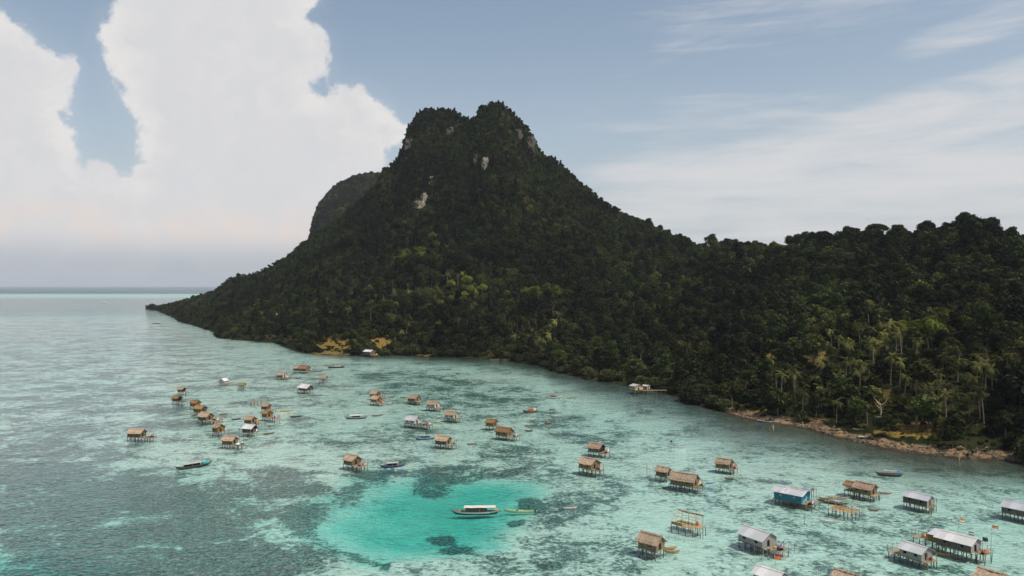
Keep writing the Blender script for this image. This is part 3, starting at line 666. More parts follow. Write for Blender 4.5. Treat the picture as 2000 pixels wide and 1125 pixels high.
def roof_slab(mb, x0, x1, ye, zr, slope, s, th, n, k, jit, m=0):
    rows = []; sag = .0 if k == 1 else .10+.06*rh.random()
    for j in range(k+1):
        v = j/k
        rows.append([(x0+(x1-x0)*i/n+(rh.uniform(-jit,jit) if i in (0,n) else 0), s*(ye*v+(rh.uniform(-jit,jit*2) if j == k else 0)), zr-slope*ye*v+rh.uniform(-jit,jit)*.8-(sag*(1-(2*i/n-1)**2))) for i in range(n+1)])
    b = len(mb.v); w = n+1
    for r in rows: mb.v += r
    for r in rows: mb.v += [(x, y, z-th) for x, y, z in r]
    o = (k+1)*w
    for j in range(k):
        for i in range(n):
            a = b+j*w+i; mb.face((a,a+1,a+w+1,a+w), m); a += o; mb.face((a+w,a+w+1,a+1,a), m)
    for i in range(n):
        mb.face((b+i, b+o+i, b+o+i+1, b+i+1), m); q = b+k*w+i; mb.face((q, q+1, q+1+o, q+o), m)
    for j in range(k):
        q = b+j*w; mb.face((q, q+w, q+w+o, q+o), m); q += n; mb.face((q, q+o, q+w+o, q+w), m)
def gable_roof(root, L, W, zr, slope, eave, over, mat, battens=True, x_off=0, n=10):
    metal = mat.startswith('tin'); mb = MB(); th = .05 if metal else .16
    for s in (-1, 1):
        roof_slab(mb, x_off-L/2-over, x_off+L/2+over, W/2+eave, zr, slope, s, th, n, 1 if metal else 4, .015 if metal else .07)
    if not metal and battens:
        for s in (-1, 1):
            for i in range(4):
                x = x_off-L/2+L*(i+.5)/4+rh.uniform(-.2,.2); y1 = (W/2+eave)*.97
                mb.tube([(x, s*.05, zr+.06), (x+rh.uniform(-.15,.15), s*y1, zr-slope*y1+.08)], .035, 5, 1)
    r = mb.build('roof', [M[mat], M['bamboo']], root)
    cb = MB(); d = .28
    cb.add([(x, y, z) for x in (x_off-L/2-over-.03, x_off+L/2+over+.03) for y, z in ((-d, zr-slope*d+.07), (0, zr+.08), (d, zr-slope*d+.07), (0, zr-.04))], [(0,1,2,3),(7,6,5,4),(0,4,5,1),(1,5,6,2),(2,6,7,3),(3,7,4,0)])
    cb.build('ridge_cap', M[mat], r)
    return r
def opening(root, name, c, w, h, axis, mat='dark', frame='pile'):
    b = MB(); t = .05
    def bx(du, dz, sw, sh, th, m):
        if axis == 'y-': b.box((c[0]+du, c[1]-th/2, c[2]+dz), (sw, th, sh), m)
        elif axis == 'x+': b.box((c[0]+th/2, c[1]+du, c[2]+dz), (th, sw, sh), m)
        elif axis == 'x-': b.box((c[0]-th/2, c[1]+du, c[2]+dz), (th, sw, sh), m)
    bx(0, 0, w, h, .025, 0)
    bx(-w/2-t/2, 0, t, h+2*t, .05, 1); bx(w/2+t/2, 0, t, h+2*t, .05, 1); bx(0, h/2+t/2, w, t, .05, 1); bx(0, -h/2-t/2, w, t, .05, 1)
    b.build(name, [M[mat], M[frame]], root)
def walls(root, L, W, fh, wh, rise, mat, gable_mat=None):
    b = MB(); t = .07; z0 = fh+.04
    for s in (-1, 1): b.box((0, s*(W/2-t/2), z0+wh/2), (L, t, wh))
    b.build('wall', M[mat], root)
    for s in (-1, 1):
        g = MB(); xo = s*L/2; xi = s*(L/2-t); yy = W/2-t-.003
        pr = [(-yy, z0), (yy, z0), (yy, z0+wh-.02), (0, z0+wh+rise-.06), (-yy, z0+wh-.02)]
        g.add([(xo, y, z) for y, z in pr]+[(xi, y, z) for y, z in pr], [(0,1,2,3,4),(9,8,7,6,5)]+[(i,(i+1)%5,5+(i+1)%5,5+i) for i in range(5)])
        g.build('gable_wall', M[gable_mat or mat], root)
def hut(px, pyf, L, W, th, label, roof='thatch', wall='woven', gable=None, fh=1.3, wh=1.4, pitch=.62, eave=.38, over=.35, deck=0, deckw=None, back=0, rail=True, win=2, door=True, winmat='dark', cat='stilt hut', name='stilt_hut', group='stilt huts standing in the lagoon', side=0, z=0, brace=True, ladder=False, awning=0, deck_mat='deck', shift=0):
    th = R(th); Yf = CAM_H*F/(pyf-HY); Yc = Yf+.5*(L*abs(math.sin(th))+W*math.cos(th))
    p = Vector(((px-CX)/F*Yc, Yc, z)); rz = frame_of(p, th)
    root = empty(name, p, rz, label, cat, group); root.rotation_euler = (R(rh.uniform(-1.6,1.6)), R(rh.uniform(-1.2,1.2)), rz)
    rise = pitch*W/2
    floor_part(root, 'floor', -L/2-.1, L/2+.1, -W/2-.1, W/2+.1, fh)
    nx = max(2, round(L/1.6)+1); ny = 3 if W > 2.7 else 2
    for x in np.linspace(-L/2+.1, L/2-.1, nx):
        for y in np.linspace(-W/2+.1, W/2-.1, ny): stilt(root, x+rh.uniform(-.12,.12), y+rh.uniform(-.1,.1), fh-.05)
    if brace:
        b = MB(); b.tube([(-L/2+.1,-W/2+.02,-.2),(-L/2+min(1.6,L*.4),-W/2+.02,fh-.1)], .05, 5); b.build('brace', M['pile'], root)
        b = MB(); b.tube([(L/2-.1,-W/2-.02,fh-.2),(L/2-min(1.4,L*.4),-W/2-.02,-.2)], .05, 5); b.build('brace', M['pile'], root)
    if wall:
        walls(root, L, W, fh, wh, rise, wall, gable)
        for i in range(win):
            x = (i+.5)/win*L-L/2+(0 if win > 1 else L*.18)
            opening(root, 'window', (x, -W/2, fh+wh*.58), .55, .45, 'y-', winmat)
        if door: opening(root, 'door', (L/2, -W*.08, fh+.04+.62), .65, 1.15, 'x+')
    else:
        for x in (-L/2+.08, 0, L/2-.08):
            for s in (-1,1):
                b = MB(); b.tube([(x,s*(W/2-.08),fh),(x,s*(W/2-.08),fh+wh+.05)], .06, 5); b.build('post', M['pile'], root)
    if roof:
        gable_roof(root, L, W, fh+.04+wh+rise+(.02 if roof.startswith('tin') else .06), pitch, eave, over, roof)
    dw = deckw or W*.95
    for d, sg in ((deck, 1), (back, -1)):
        if not d: continue
        x0, x1 = (L/2+.1, L/2+d) if sg > 0 else (-L/2-d, -L/2-.1)
        floor_part(root, 'deck', x0, x1, -dw/2+shift, dw/2+shift, fh-.12, deck_mat, miss=.06)
        for x in np.linspace(x0+.3, x1-.1, max(2, round(d/1.5)+1)):
            for y in (-dw/2+.15+shift, dw/2-.15+shift): stilt(root, x, y, fh-.17)
        if rail:
            xe = x1-.1 if sg > 0 else x0+.1
            for y in (-dw/2+.1+shift, shift, dw/2-.1+shift):
                b = MB(); b.tube([(xe, y, fh-.1),(xe+rh.uniform(-.08,.08), y, fh+rh.uniform(.9,1.7))], .04, 5); b.build('deck_post', M['pile'], root)
            b = MB(); b.tube([(xe, -dw/2+shift, fh+.85),(xe, dw/2+shift, fh+.88)], .03, 5); b.build('drying_rail', M['bamboo'], root)
    if ladder:
        b = MB()
        for s in (-.22,.22): b.tube([(L/2+deck+.7, s, -.6),(L/2+deck+.02, s, fh)], .04, 5)
        for i in range(6): q = i/6; b.tube([(L/2+deck+.7-.68*q,-.24,-.6+(fh+.6)*q),(L/2+deck+.7-.68*q,.24,-.6+(fh+.6)*q)], .03, 5)
        b.build('ladder', M['bamboo'], root)
    for i in range(3 if (deck or back) else 2):
        x = rh.uniform(-L/2, L/2+deck); y = rh.choice((-1, 1))*(W/2+rh.uniform(.1,.35)); b = MB()
        b.tube([(x, y, -.4), (x+rh.uniform(-.5,.5), y*.98, fh+rh.uniform(.2,1.6))], .045, 5); b.build('leaning_pole', M[rh.choice(('pile','bamboo'))], root)
    b = MB(); b.tube([(-L/2-.5, -W/2+.12, fh-.1), (L/2+.5+deck*.3, -W/2+.05, fh-.16)], .06, 5); b.tube([(-L/2-.3, W/2-.1, fh-.1), (L/2+.4, W/2-.05, fh-.14)], .06, 5); b.build('floor_beam', M['pile'], root)
    return dict(o=root, p=p, rz=rz, L=L, W=W, fh=fh, wh=wh, rise=rise, deck=deck, back=back, dw=dw, shift=shift)
def at(h, x, y, z):
    c, s = math.cos(h['rz']), math.sin(h['rz']); return Vector((h['p'].x+c*x-s*y, h['p'].y+s*x+c*y, h['p'].z+z))
def cloth(h, x, y, zt, mat, label, w=.7, hh=.75, turn=0.0, cat='laundry'):
    b = MB(); n = 6; rows = []
    for j in range(4): rows.append([((i/n-.5)*w, .07*math.sin(i*1.7+j*.6)*j/3+.02*j, -hh*j/3+(.03*math.sin(i*2.1) if j == 3 else 0)) for i in range(n+1)])
    k = len(b.v)
    for r in rows: b.v += r
    for r in rows: b.v += [(a, c+.015, d) for a, c, d in r]
    W_ = n+1; o = 4*W_
    for j in range(3):
        for i in range(n):
            a = k+j*W_+i; b.face((a,a+W_,a+W_+1,a+1)); a += o; b.face((a,a+1,a+W_+1,a+W_))
    for j in range(3):
        for q in (k+j*W_, k+j*W_+n): b.face((q, q+W_, q+W_+o, q+o))
    for i in range(n):
        for q in (k+i, k+3*W_+i): b.face((q, q+1, q+1+o, q+o))
    ob = b.build('hanging_cloth', M[mat], loc=at(h, x, y, zt)); ob.rotation_euler = (0, 0, h['rz']+math.pi/2+turn)
    return tag(ob, label, cat, 'laundry hung out on the huts')
def bundle(h, x, y, mat, label, r=.4, name='cloth_bundle', z=None, cat='bundle'):
    b = MB(); b.lathe([(r*.7,0),(r*1.05,r*.25),(r*.95,r*.6),(r*.45,r*.95),(r*.1,r*1.02)], n=9)
    b.v = [(a*rh.uniform(.85,1.2), c*rh.uniform(.85,1.2), d) for a, c, d in b.v]
    ob = b.build(name, M[mat], loc=at(h, x, y, (h['fh']-.09 if z is None else z))); return tag(ob, label, cat, 'bundles and heaps on the hut decks')
def barrel(h, x, y, mat, label, r=.35, hh=.85):
    e = empty('water_barrel', at(h, x, y, h['fh']-.09), 0, label, 'barrel', 'water barrels on the hut decks')
    b = MB(); b.lathe([(r*.9,0),(r,.08),(r*1.05,hh*.5),(r,hh*.9),(r*.85,hh)], n=14); b.build('drum', M[mat], e)
    b = MB(); b.lathe([(r*.5,hh+.003),(r*.5,hh+.06),(r*.3,hh+.08)], n=12); b.build('lid', M['black'], e)
def dress(h, who, items):
    """laundry along the drying rail of a deck; items = (kind, colour word, material)"""
    if h['deck'] > 1.1:
        bundle(h, h['L']/2+h['deck']*rh.uniform(.45,.75), h['dw']*rh.uniform(-.35,.35)+h['shift'], 'dark', f'dark net heaped on the deck of the {who}', rh.uniform(.35,.55), 'net_heap', cat='net')
        bundle(h, h['L']/2+h['deck']*rh.uniform(.2,.4), h['dw']*rh.uniform(-.4,.4)+h['shift'], 'bamboo', f'pale basket on the deck of the {who}', rh.uniform(.22,.32), 'basket', cat='basket')
    n = len(items); xe = h['L']/2+h['deck']-.1 if h['deck'] else h['L']/2+.35
    zt = h['fh']+.9
    for i, (cw, mt) in enumerate(items):
        y = (i+.5)/n*h['dw']*.9-h['dw']*.45+h['shift']
        if i % 3 == 2 and h['deck'] > 1.4: bundle(h, h['L']/2+h['deck']*rh.uniform(.3,.6), y, mt, f'{cw} bundle on the deck of the {who}', rh.uniform(.3,.45))
        else: cloth(h, xe+.03, y, zt+rh.uniform(0,.25), mt, f'{cw} cloth drying on the rail of the {who}', rh.uniform(.5,.85), rh.uniform(.5,.85))
H = {}
# far left rows
H['left'] = hut(267, 863, 4.5, 3.2, 35, 'thatched stilt hut farthest left, alone with a brown deck', deck=3.8, gable='plank_dark', deck_mat='woven')
dress(H['left'], 'farthest left hut', [('orange','orange'),('dark grey','greycloth'),('amber','tan')])
H['a'] = hut(355, 771, 2.6, 2.3, 40, 'tiny thatched hut at the far end of the left row', deck=1.8, gable='dark', wh=1.3, roof='thatch')
H['b'] = hut(346, 790, 2.9, 2.5, 45, 'amber roofed hut with a dark fenced deck, second in the left row', roof='thatch_brown', gable='dark', deck=3.2, deck_mat='plank_dark')
H['c'] = hut(381, 800, 3.0, 2.6, 42, 'brown thatched hut third in the left row, just behind a larger one', roof='thatch_brown', wall='woven_orange')
H['d'] = hut(391, 812, 3.6, 3.0, 42, 'golden brown thatched hut fourth in the left row', roof='thatch_brown', wall='woven_orange', gable='plank_dark')
H['e'] = hut(402, 828, 4.0, 3.5, 45, 'biggest thatched hut of the left row with a cluttered deck', deck=4.4)
dress(H['e'], 'biggest hut of the left row', [('yellow','yellow'),('white','white'),('red','red'),('pale blue','skyblue'),('orange','orange')])
H['f'] = hut(427, 852, 2.8, 2.9, 55, 'narrow thatched hut with an amber front wall in the left row', gable='woven_orange', wh=1.7)
H['g'] = hut(449, 877, 3.6, 2.8, 35, 'nearest thatched hut of the left row with white sheets on its deck', deck=3.2)
dress(H['g'], 'nearest hut of the left row', [('white','white'),('off white','offwhite'),('grey','greycloth')]); bundle(H['g'], 3.3, -.7, 'white', 'white tarpaulin heap on the nearest deck of the left row', .55)
H['white'] = hut(437, 754, 3.2, 3.0, -48, 'small white walled hut with a plank jetty at its right side', roof='tin_white', wall='plank_white', deck=3.0, rail=False, over=.25)
H['olive'] = hut(473, 760, 2.6, 2.0, 20, 'open shelter with an olive thatched roof', roof='thatch_olive', wall=None, wh=.9, name='open_shelter', cat='shelter', group='open shelters on stilts', deck_mat='thatch_olive')
H['k'] = hut(520, 806, 2.9, 2.4, 40, 'thatched hut behind the amber one beside the yellow boat', deck=2.6)
H['l'] = hut(522, 822, 2.9, 2.6, 55, 'amber walled hut with a crowded deck near the yellow boat', gable='woven_orange', deck=4.5, roof='thatch_brown')
dress(H['l'], 'amber walled hut', [('purple','purple'),('white','white'),('red','red'),('pink','pink'),('orange','orange')])
H['m'] = hut(489, 834, 3.2, 2.7, 45, 'thatched hut with red and yellow washing behind the white roofed one', deck=2.5)
dress(H['m'], 'hut behind the white roofed one', [('orange','orange'),('yellow','yellow'),('red','red')])
H['n'] = hut(488, 853, 3.8, 3.0, 40, 'dark open hut with a white sheet roof', roof='tin_white', wall='plank_dark', gable='dark')
dress(H['n'], 'dark hut with a white sheet roof', [('dark red','plum'),('white','white')])
H['o'] = hut(551, 742, 3.9, 3.2, 45, 'far grey thatched hut with a pale gable and washing', gable='plank_white', deck=3.0, back=1.2)
dress(H['o'], 'far grey thatched hut', [('white','white'),('pink','pink'),('red','red')])
H['p'] = hut(594, 729, 5.6, 4.2, 38, 'far rust brown hut, widest of the distant ones', roof='thatch_red', deck=1.4, wall='woven')
dress(H['p'], 'far rust brown hut', [('orange','orange'),('pale blue','skyblue'),('white','white')])
H['p2'] = hut(580, 728, 3.2, 2.6, 38, 'small thatched lean hut at the left of the rust brown one')
H['q'] = hut(632, 748, 3.0, 2.8, 30, 'lone thatched sun shelter right of the far huts', wall=None, wh=1.5, pitch=.5, eave=.6, over=.6, name='open_shelter', cat='shelter', group='open shelters on stilts')
H['r'] = hut(597, 769, 5.2, 4.2, 45, 'large hut with a bright white sheet roof and dark gable', roof='tin_white', gable='plank_dark', wall='woven', back=1.2, over=.6, eave=.6)
# centre rows
H['s'] = hut(733, 781, 3.4, 3.0, 48, 'thatched hut at the back of a close pair with pink washing', gable='woven', deck=3.2)
dress(H['s'], 'back hut of the close pair', [('pink','pink'),('navy','navy'),('white','white'),('red','red')])
H['t'] = hut(735, 792, 3.6, 3.2, 48, 'thatched hut at the front of a close pair', deck=2.8)
dress(H['t'], 'front hut of the close pair', [('orange','orange'),('red','red'),('white','white')])
H['u'] = hut(809, 790, 4.1, 3.4, 42, 'thatched hut with a brown gable and ladder, right of the close pair', deck=1.2, ladder=True, rail=False)
H['v'] = hut(846, 803, 4.2, 3.2, 40, 'pale thatched hut with a sloping brown landing', wall='plank_white', deck=2.2, ladder=True, rail=False)
H['w'] = hut(882, 825, 4.0, 3.1, 35, 'pale thatched hut right of the rusty white roofed one', wall='plank_white', deck=1.9)
H['x'] = hut(806, 836, 4.4, 3.3, 40, 'hut with a rusty white sheet roof and a long dark deck', roof='tin_rust', wall='plank_white', deck=5.6, deck_mat='plank_dark')
dress(H['x'], 'rusty white roofed hut', [('orange','orange'),('white','white'),('red','red')]); barrel(H['x'], 6.4, .4, 'black', 'black drum at the end of the long dark deck')
H['y'] = hut(960, 840, 3.1, 2.5, 30, 'small amber hut behind a larger orange thatched one', roof='thatch_brown', wall='woven_orange', win=0)
H['z'] = hut(985, 860, 4.6, 3.3, 35, 'orange thatched hut with blue and white washing', roof='thatch_brown', wall='woven', deck=2.8)
dress(H['z'], 'orange thatched hut', [('blue','blue'),('white','white'),('sky blue','skyblue'),('white patterned','offwhite')])
H['aa'] = hut(866, 877, 4.0, 3.0, 33, 'thatched hut in front of the white and blue longboat', wall='plank_dark', gable='woven', deck=2.0)
dress(H['aa'], 'hut beside the white and blue longboat', [('teal','teal'),('tan','tan')])
H['bb'] = hut(688, 919, 3.4, 3.3, 48, 'thatched hut with a wide deck left of the turquoise basin', deck=2.9)
dress(H['bb'], 'hut left of the turquoise basin', [('pink','pink'),('red','red'),('white','white'),('off white','offwhite')])
# right of centre
H['cc'] = hut(1165, 893, 3.9, 3.1, 32, 'thatched hut with dark walls and an orange porch', wall='plank_dark', gable='dark', deck=1.8, deck_mat='woven_orange')
dress(H['cc'], 'dark walled hut with an orange porch', [('red','red'),('white','white')])
H['dd'] = hut(1151, 930, 4.3, 3.6, 42, 'tall thatched hut with golden walls on long stilts', fh=1.65, wall='woven_orange', gable='woven', deck=1.6)
dress(H['dd'], 'golden walled hut on long stilts', [('navy','navy'),('orange','orange'),('white','white')])
H['ee'] = hut(1295, 941, 3.0, 2.4, 25, 'little thatched hut beside the long thatched one', win=1)
H['ff'] = hut(1337, 961, 5.9, 3.6, 22, 'long thatched hut on many stilts beside a little one', deck=1.2, win=2, pitch=.72)
dress(H['ff'], 'long thatched hut', [('yellow','yellow'),('white','white'),('orange','orange')])
H['gg'] = hut(1415, 925, 3.7, 2.8, 23, 'thatched hut with a red cloth, alone right of the long hut', deck=1.3, win=1)
dress(H['gg'], 'lone hut with a red cloth', [('red','red'),('orange','orange')])
H['blue'] = hut(1547, 992, 6.6, 4.2, 27, 'teal blue painted house with a rust spotted tin roof', roof='tin_rust', wall='plank_blue', fh=1.1, wh=1.8, pitch=.34, eave=.5, over=.55, deck=2.3, winmat='glass', win=2, brace=True)
dress(H['blue'], 'teal blue house', [('white','white'),('pale blue','skyblue'),('orange','orange')])
cloth(H['blue'], -.6, 3.0, 3.0, 'orange', 'orange cloth hung behind the roof of the teal blue house', .9, .9, 1.57); cloth(H['blue'], .6, 3.0, 2.9, 'red', 'red cloth hung behind the roof of the teal blue house', .7, .8, 1.57); cloth(H['blue'], 1.6, 3.0, 3.1, 'white', 'white cloth hung behind the roof of the teal blue house', .9, .8, 1.57); cloth(H['blue'], 2.5, 3.0, 2.9, 'black', 'black cloth hung behind the roof of the teal blue house', .8, .9, 1.57)
b = MB(); floor_part(H['blue']['o'], 'back_deck', -2, 3.2, 2.15, 3.6, 1.0)
for x in (-1.9, .6, 3.1): stilt(H['blue']['o'], x, 3.5, 3.05)
b.tube([(-2,3.0,3.02),(3.2,3.0,3.06)], .035, 5); b.build('drying_rail', M['bamboo'], H['blue']['o'])
b = MB(); b.add([(3.36,-1.98,1.16),(3.36,.3,1.16),(3.36,.3,2.3),(3.40,-1.98,1.16),(3.40,.3,1.16),(3.40,.3,2.3)], [(0,1,2),(5,4,3),(0,3,4,1),(1,4,5,2),(2,5,3,0)]); b.build('gable_panel', M['plank_paleblue'], H['blue']['o'])
e = empty('satellite_dish', at(H['blue'], 4.3, 1.6, 1.0), .4, 'small dark dish on a pole at the right of the teal blue house', 'satellite dish')
b = MB(); b.tube([(0,0,0),(0,0,2.6)], .05, 6); b.build('mast', M['pile'], e)
b = MB(); b.lathe([(.02,0),(.22,.04),(.38,.12),(.46,.22),(.44,.23),(.2,.07),(.02,.03)], n=16); o = b.build('dish', M['greycloth'], e); o.location = (0,0,2.75); o.rotation_euler = (R(-60),0,0)
H['grey'] = hut(1479, 1083, 5.7, 4.0, 40, 'big grey plank house with a clean tin roof', roof='tin', wall='plank_grey', fh=1.25, wh=1.4, pitch=.55, eave=.35, over=.3, deck=3.0, deckw=2.8, shift=.4, ladder=True)
dress(H['grey'], 'big grey plank house', [('red','red'),('sky blue','skyblue'),('blue','blue'),('white','white')])
H['hh'] = hut(1793, 1000, 5.2, 3.3, 24, 'dark plank hut with a bluish tin roof', roof='tin_blue', wall='plank_dark', gable='plank_grey', deck=.9, deckw=2.4, pitch=.5, over=.3, eave=.3)
H['ii'] = hut(1996, 1023, 6.4, 3.8, 22, 'dark plank house with a white edged tin roof cut by the right edge', roof='tin_blue', wall='plank_dark', pitch=.5, eave=.4, over=.35)
H['big'] = hut(1872, 1096, 6.3, 3.6, 27, 'long dark plank house with a pale tin roof and a brown side shed', roof='tin_white', wall='plank_dark', gable='plank_grey', fh=1.6, wh=1.5, pitch=.5, deck=1.9, back=5.4, deckw=2.6, over=.35, eave=.4, shift=.5)
dress(H['big'], 'long dark plank house', [('orange','orange'),('pink','pink'),('red','red')])
b = MB(); x0 = -6.3/2-.12
b.box((x0-1.0, .5, 1.6+.65), (1.95, 2.5, 1.25)); b.build('shed', M['woven_orange'], H['big']['o'])
b = MB(); b.box((x0-1.0, .45, 1.6+1.55), (2.2, 2.9, .06), 0, Euler((R(12),0,0)).to_matrix()); b.build('shed_roof', M['tin_blue'], H['big']['o'])
barrel(H['big'], -6.0, 1.0, 'orange', 'big orange water barrel on the deck of the long dark house', .55, 1.1); barrel(H['big'], -6.9, .4, 'tan', 'tan barrel beside the big orange one', .3, .6)
H['jj'] = hut(1789, 1109, 4.2, 3.2, 33, 'small grey plank hut in front of the long dark house', roof='tin', wall='plank_grey', deck=1.0, back=2.6, fh=1.2, pitch=.5, over=.3, eave=.4, rail=True)
barrel(H['jj'], 2.5, .5, 'red', 'small red barrel at the end of the small grey hut', .25, .6)
H['kk'] = hut(1690, 978, 4.2, 3.1, 28, 'rough thatched hut with an open ragged shed at its left', deck=.8, back=2.6, rail=False, wall='woven')
gable_roof(H['kk']['o'], 2.2, 2.8, 3.3, .4, .3, .25, 'thatch_brown', x_off=-3.4)
for x in (-4.4, -2.5):
    for y in (-1.2, 1.2): b = MB(); b.tube([(x,y,1.2),(x,y,2.9)], .06, 5); b.build('post', M['pile'], H['kk']['o'])
for i, (cw, mt) in enumerate((('white','white'),('yellow','yellow'),('teal','teal'),('red','red'))):
    cloth(H['kk'], -4.2+i*.55, -1.25, 2.65, mt, f'{cw} cloth hanging in the ragged shed of the rough thatched hut', .5, .8, 1.57)
cloth(H['kk'], 1.2, .35, 3.75, 'blue', 'blue tarpaulin thrown over the roof of the rough thatched hut', .9, .5, 1.57)
H['ll'] = hut(1272, 1093, 3.9, 2.9, 32, 'thatched hut with two golden canoes moored at its right', fh=1.5, pitch=.8, win=1)
H['mm'] = hut(1505, 1164, 4.4, 3.2, 33, 'tin roof of a house cut off by the bottom edge, with an orange flag', roof='tin_white', wall='plank_grey', pitch=.5)
H['nn'] = hut(1655, 1171, 3.6, 3.0, 30, 'thatched roof tip at the bottom edge right of the flagged tin roof')
H['oo'] = hut(1938, 1168, 3.8, 3.0, 25, 'thatched roof tip at the bottom edge below the long dark house')
# shore houses
def shore(px, pyf, *a, **k): return hut(px, pyf, *a, group='houses on stilts along the shore', name='shore_house', cat='house', **k)
H['cream'] = shore(1243, 769, 4.6, 4.4, 55, 'cream plank house at the shore with a long narrow jetty', roof='tin_blue', wall='plank_cream', fh=1.5, wh=1.9, pitch=.28, eave=.3, over=.35, brace=False)
e = H['cream']; 
jr = empty('jetty', at(e, 2.9, 1.6, 0), frame_of(e['p'], R(-14)), 'long narrow plank jetty running from the cream house to the shore', 'jetty')
b = MB(); b.box((6.6,0,1.35),(13.4,.9,.08)); b.build('walkway', M['bamboo'], jr)
for i in range(7):
    for y in (-.35,.35): o = link(bpy.data.objects.new('stilt', pile_mesh(1.3,'pile')), jr); o.location = (.4+i*2.05, y, 0)
an = hut(1262, 767, 2.6, 3.0, 25, 'lower cream annex at the right side of the cream shore house', roof='tin_blue', wall='plank_cream', fh=1.5, wh=1.6, pitch=.2, eave=.3, over=.3, brace=False, group='houses on stilts along the shore', name='shore_house', cat='house', win=1)
H['far'] = shore(721, 697, 7.0, 5.0, 45, 'rough wooden house with a bright tin roof on the far shore', roof='tin_white', wall='plank_dark', gable='woven', fh=1.3, wh=2.2, pitch=.45, deck=4.0, back=2.5)
dress(H['far'], 'far shore house', [('red','red'),('white','white'),('pink','pink')])
def wood_house(px, py, L, label):
    x, y, z = terr_at_pixel(px, py); e = empty('wood_cabin', (x, y, z+2), frame_of(Vector((x,y,0)), R(35)), label, 'house')
    walls(e, L, L*.75, .3, 2.4, L*.2, 'plank_grey'); gable_roof(e, L, L*.75, 2.8+L*.2, .53, .5, .5, 'thatch')
    for sx in (-1,1):
        for sy in (-1,1): b = MB(); b.box((sx*L*.42, sy*L*.3, -2), (.25,.25,5)); b.build('post', M['pile'], e)
wood_house(540, 624, 9, 'thatched cabin half hidden in the trees of the left slope'); wood_house(640, 622, 6, 'tiny pale roofed cabin in the trees above the ochre clearings')
# bare frames
def bare_frame(px, pyf, L, W, th, label, fh=1.4, roofed=True, messy=.25, wh=1.7):
    th = R(th); Yc = CAM_H*F/(pyf-HY)+.5*(L*abs(math.sin(th))+W*math.cos(th)); p = Vector(((px-CX)/F*Yc, Yc, 0)); rz = frame_of(p, th)
    e = empty('house_frame', p, rz, label, 'house frame', 'bare house frames in the lagoon')
    floor_part(e, 'floor', -L/2, L/2, -W/2, W/2, fh, 'bamboo_gold', .05, messy)
    for x in np.linspace(-L/2+.1, L/2-.1, 4):
        for y in (-W/2+.1, 0, W/2-.1): stilt(e, x, y, fh-.06)
    up = []
    for x in np.linspace(-L/2+.1, L/2-.1, 4):
        for s in (-1, 1):
            if roofed and s < 0: continue
            b = MB(); b.tube([(x, s*(W/2-.1), fh), (x+rh.uniform(-.1,.1), s*(W/2-.1), fh+wh)], .05, 5); b.build('post', M['bamboo_gold'], e)
    z1 = fh+wh
    if roofed:
        for x in np.linspace(-L/2, L/2, 7):
            b = MB(); b.tube([(x, -W/2-.1, fh+.35), (x+rh.uniform(-.1,.1), W*.15, z1+.7), (x, W/2+.2, z1-.1)], .05, 5); b.build('rafter', M['bamboo_gold'], e)
        for y, z in ((W*.15, z1+.72), (-W*.18, fh+1.35), (W/2, z1)):
            b = MB(); b.tube([(-L/2-.2,y,z+.06),(L/2+.2,y,z+.02)], .05, 5); b.build('purlin', M['bamboo_gold'], e)
        b = MB(); b.box((-L*.22,-W/2+.03,fh+.3),(L*.5,.05,.55)); b.build('low_wall', M['woven_orange'], e)
    else:
        for s in (-1,1):
            b = MB(); b.tube([(-L/2-.3,s*(W/2-.1),z1),(L/2+.3,s*(W/2-.1),z1+.05)], .05, 5); b.build('beam', M['bamboo'], e)
            b = MB(); b.tube([(s*(L/2-.1),-W/2-.2,z1+.05),(s*(L/2-.1),W/2+.2,z1+.1)], .05, 5); b.build('beam', M['bamboo'], e)
            for x in np.linspace(-L/2+.1, L/2-.1, 3):
                if s < 0: b = MB(); b.tube([(x,-W/2+.1,fh),(x,-W/2+.1,z1)], .05, 5); b.build('post', M['bamboo'], e)
        b = MB(); b.box((0,0,0),(L*.45,W*.5,.06)); o = b.build('mat', M['woven_orange'], e); o.location = (-L*.2,0,fh+.08)
    return dict(o=e, p=p, rz=rz, L=L, W=W, fh=fh, dw=W, deck=0, shift=0)
f1 = bare_frame(1342, 1047, 5.2, 4.0, 33, 'golden hut frame with bare rafters and no thatch')
barrel(f1, 1.9, .9, 'orange', 'orange red barrel inside the golden hut frame', .3, .8); floor_part(f1['o'], 'deck', 2.65, 3.8, -1.2, 1.2, 1.55, 'bamboo'); stilt(f1['o'], 3.7, -1, 1.5); stilt(f1['o'], 3.7, 1, 1.5)
rb_ = MB(); roof_slab(rb_, -2.5, 2.4, 1.9, 3.75, .35, 1, .12, 10, 3, .12); o = rb_.build('roof_remnant', M['thatch_brown'], f1['o']); o.location = (0,.55,.1)
f2 = bare_frame(1648, 1016, 5.4, 3.6, 25, 'pale bamboo platform frame with no roof beside the moored boats', roofed=False, messy=.45, fh=1.5, wh=1.6)
f3 = bare_frame(500, 792, 4.2, 2.4, 15, 'small bare bamboo rack standing alone among the left huts', roofed=False, messy=.6, fh=1.3, wh=.9)
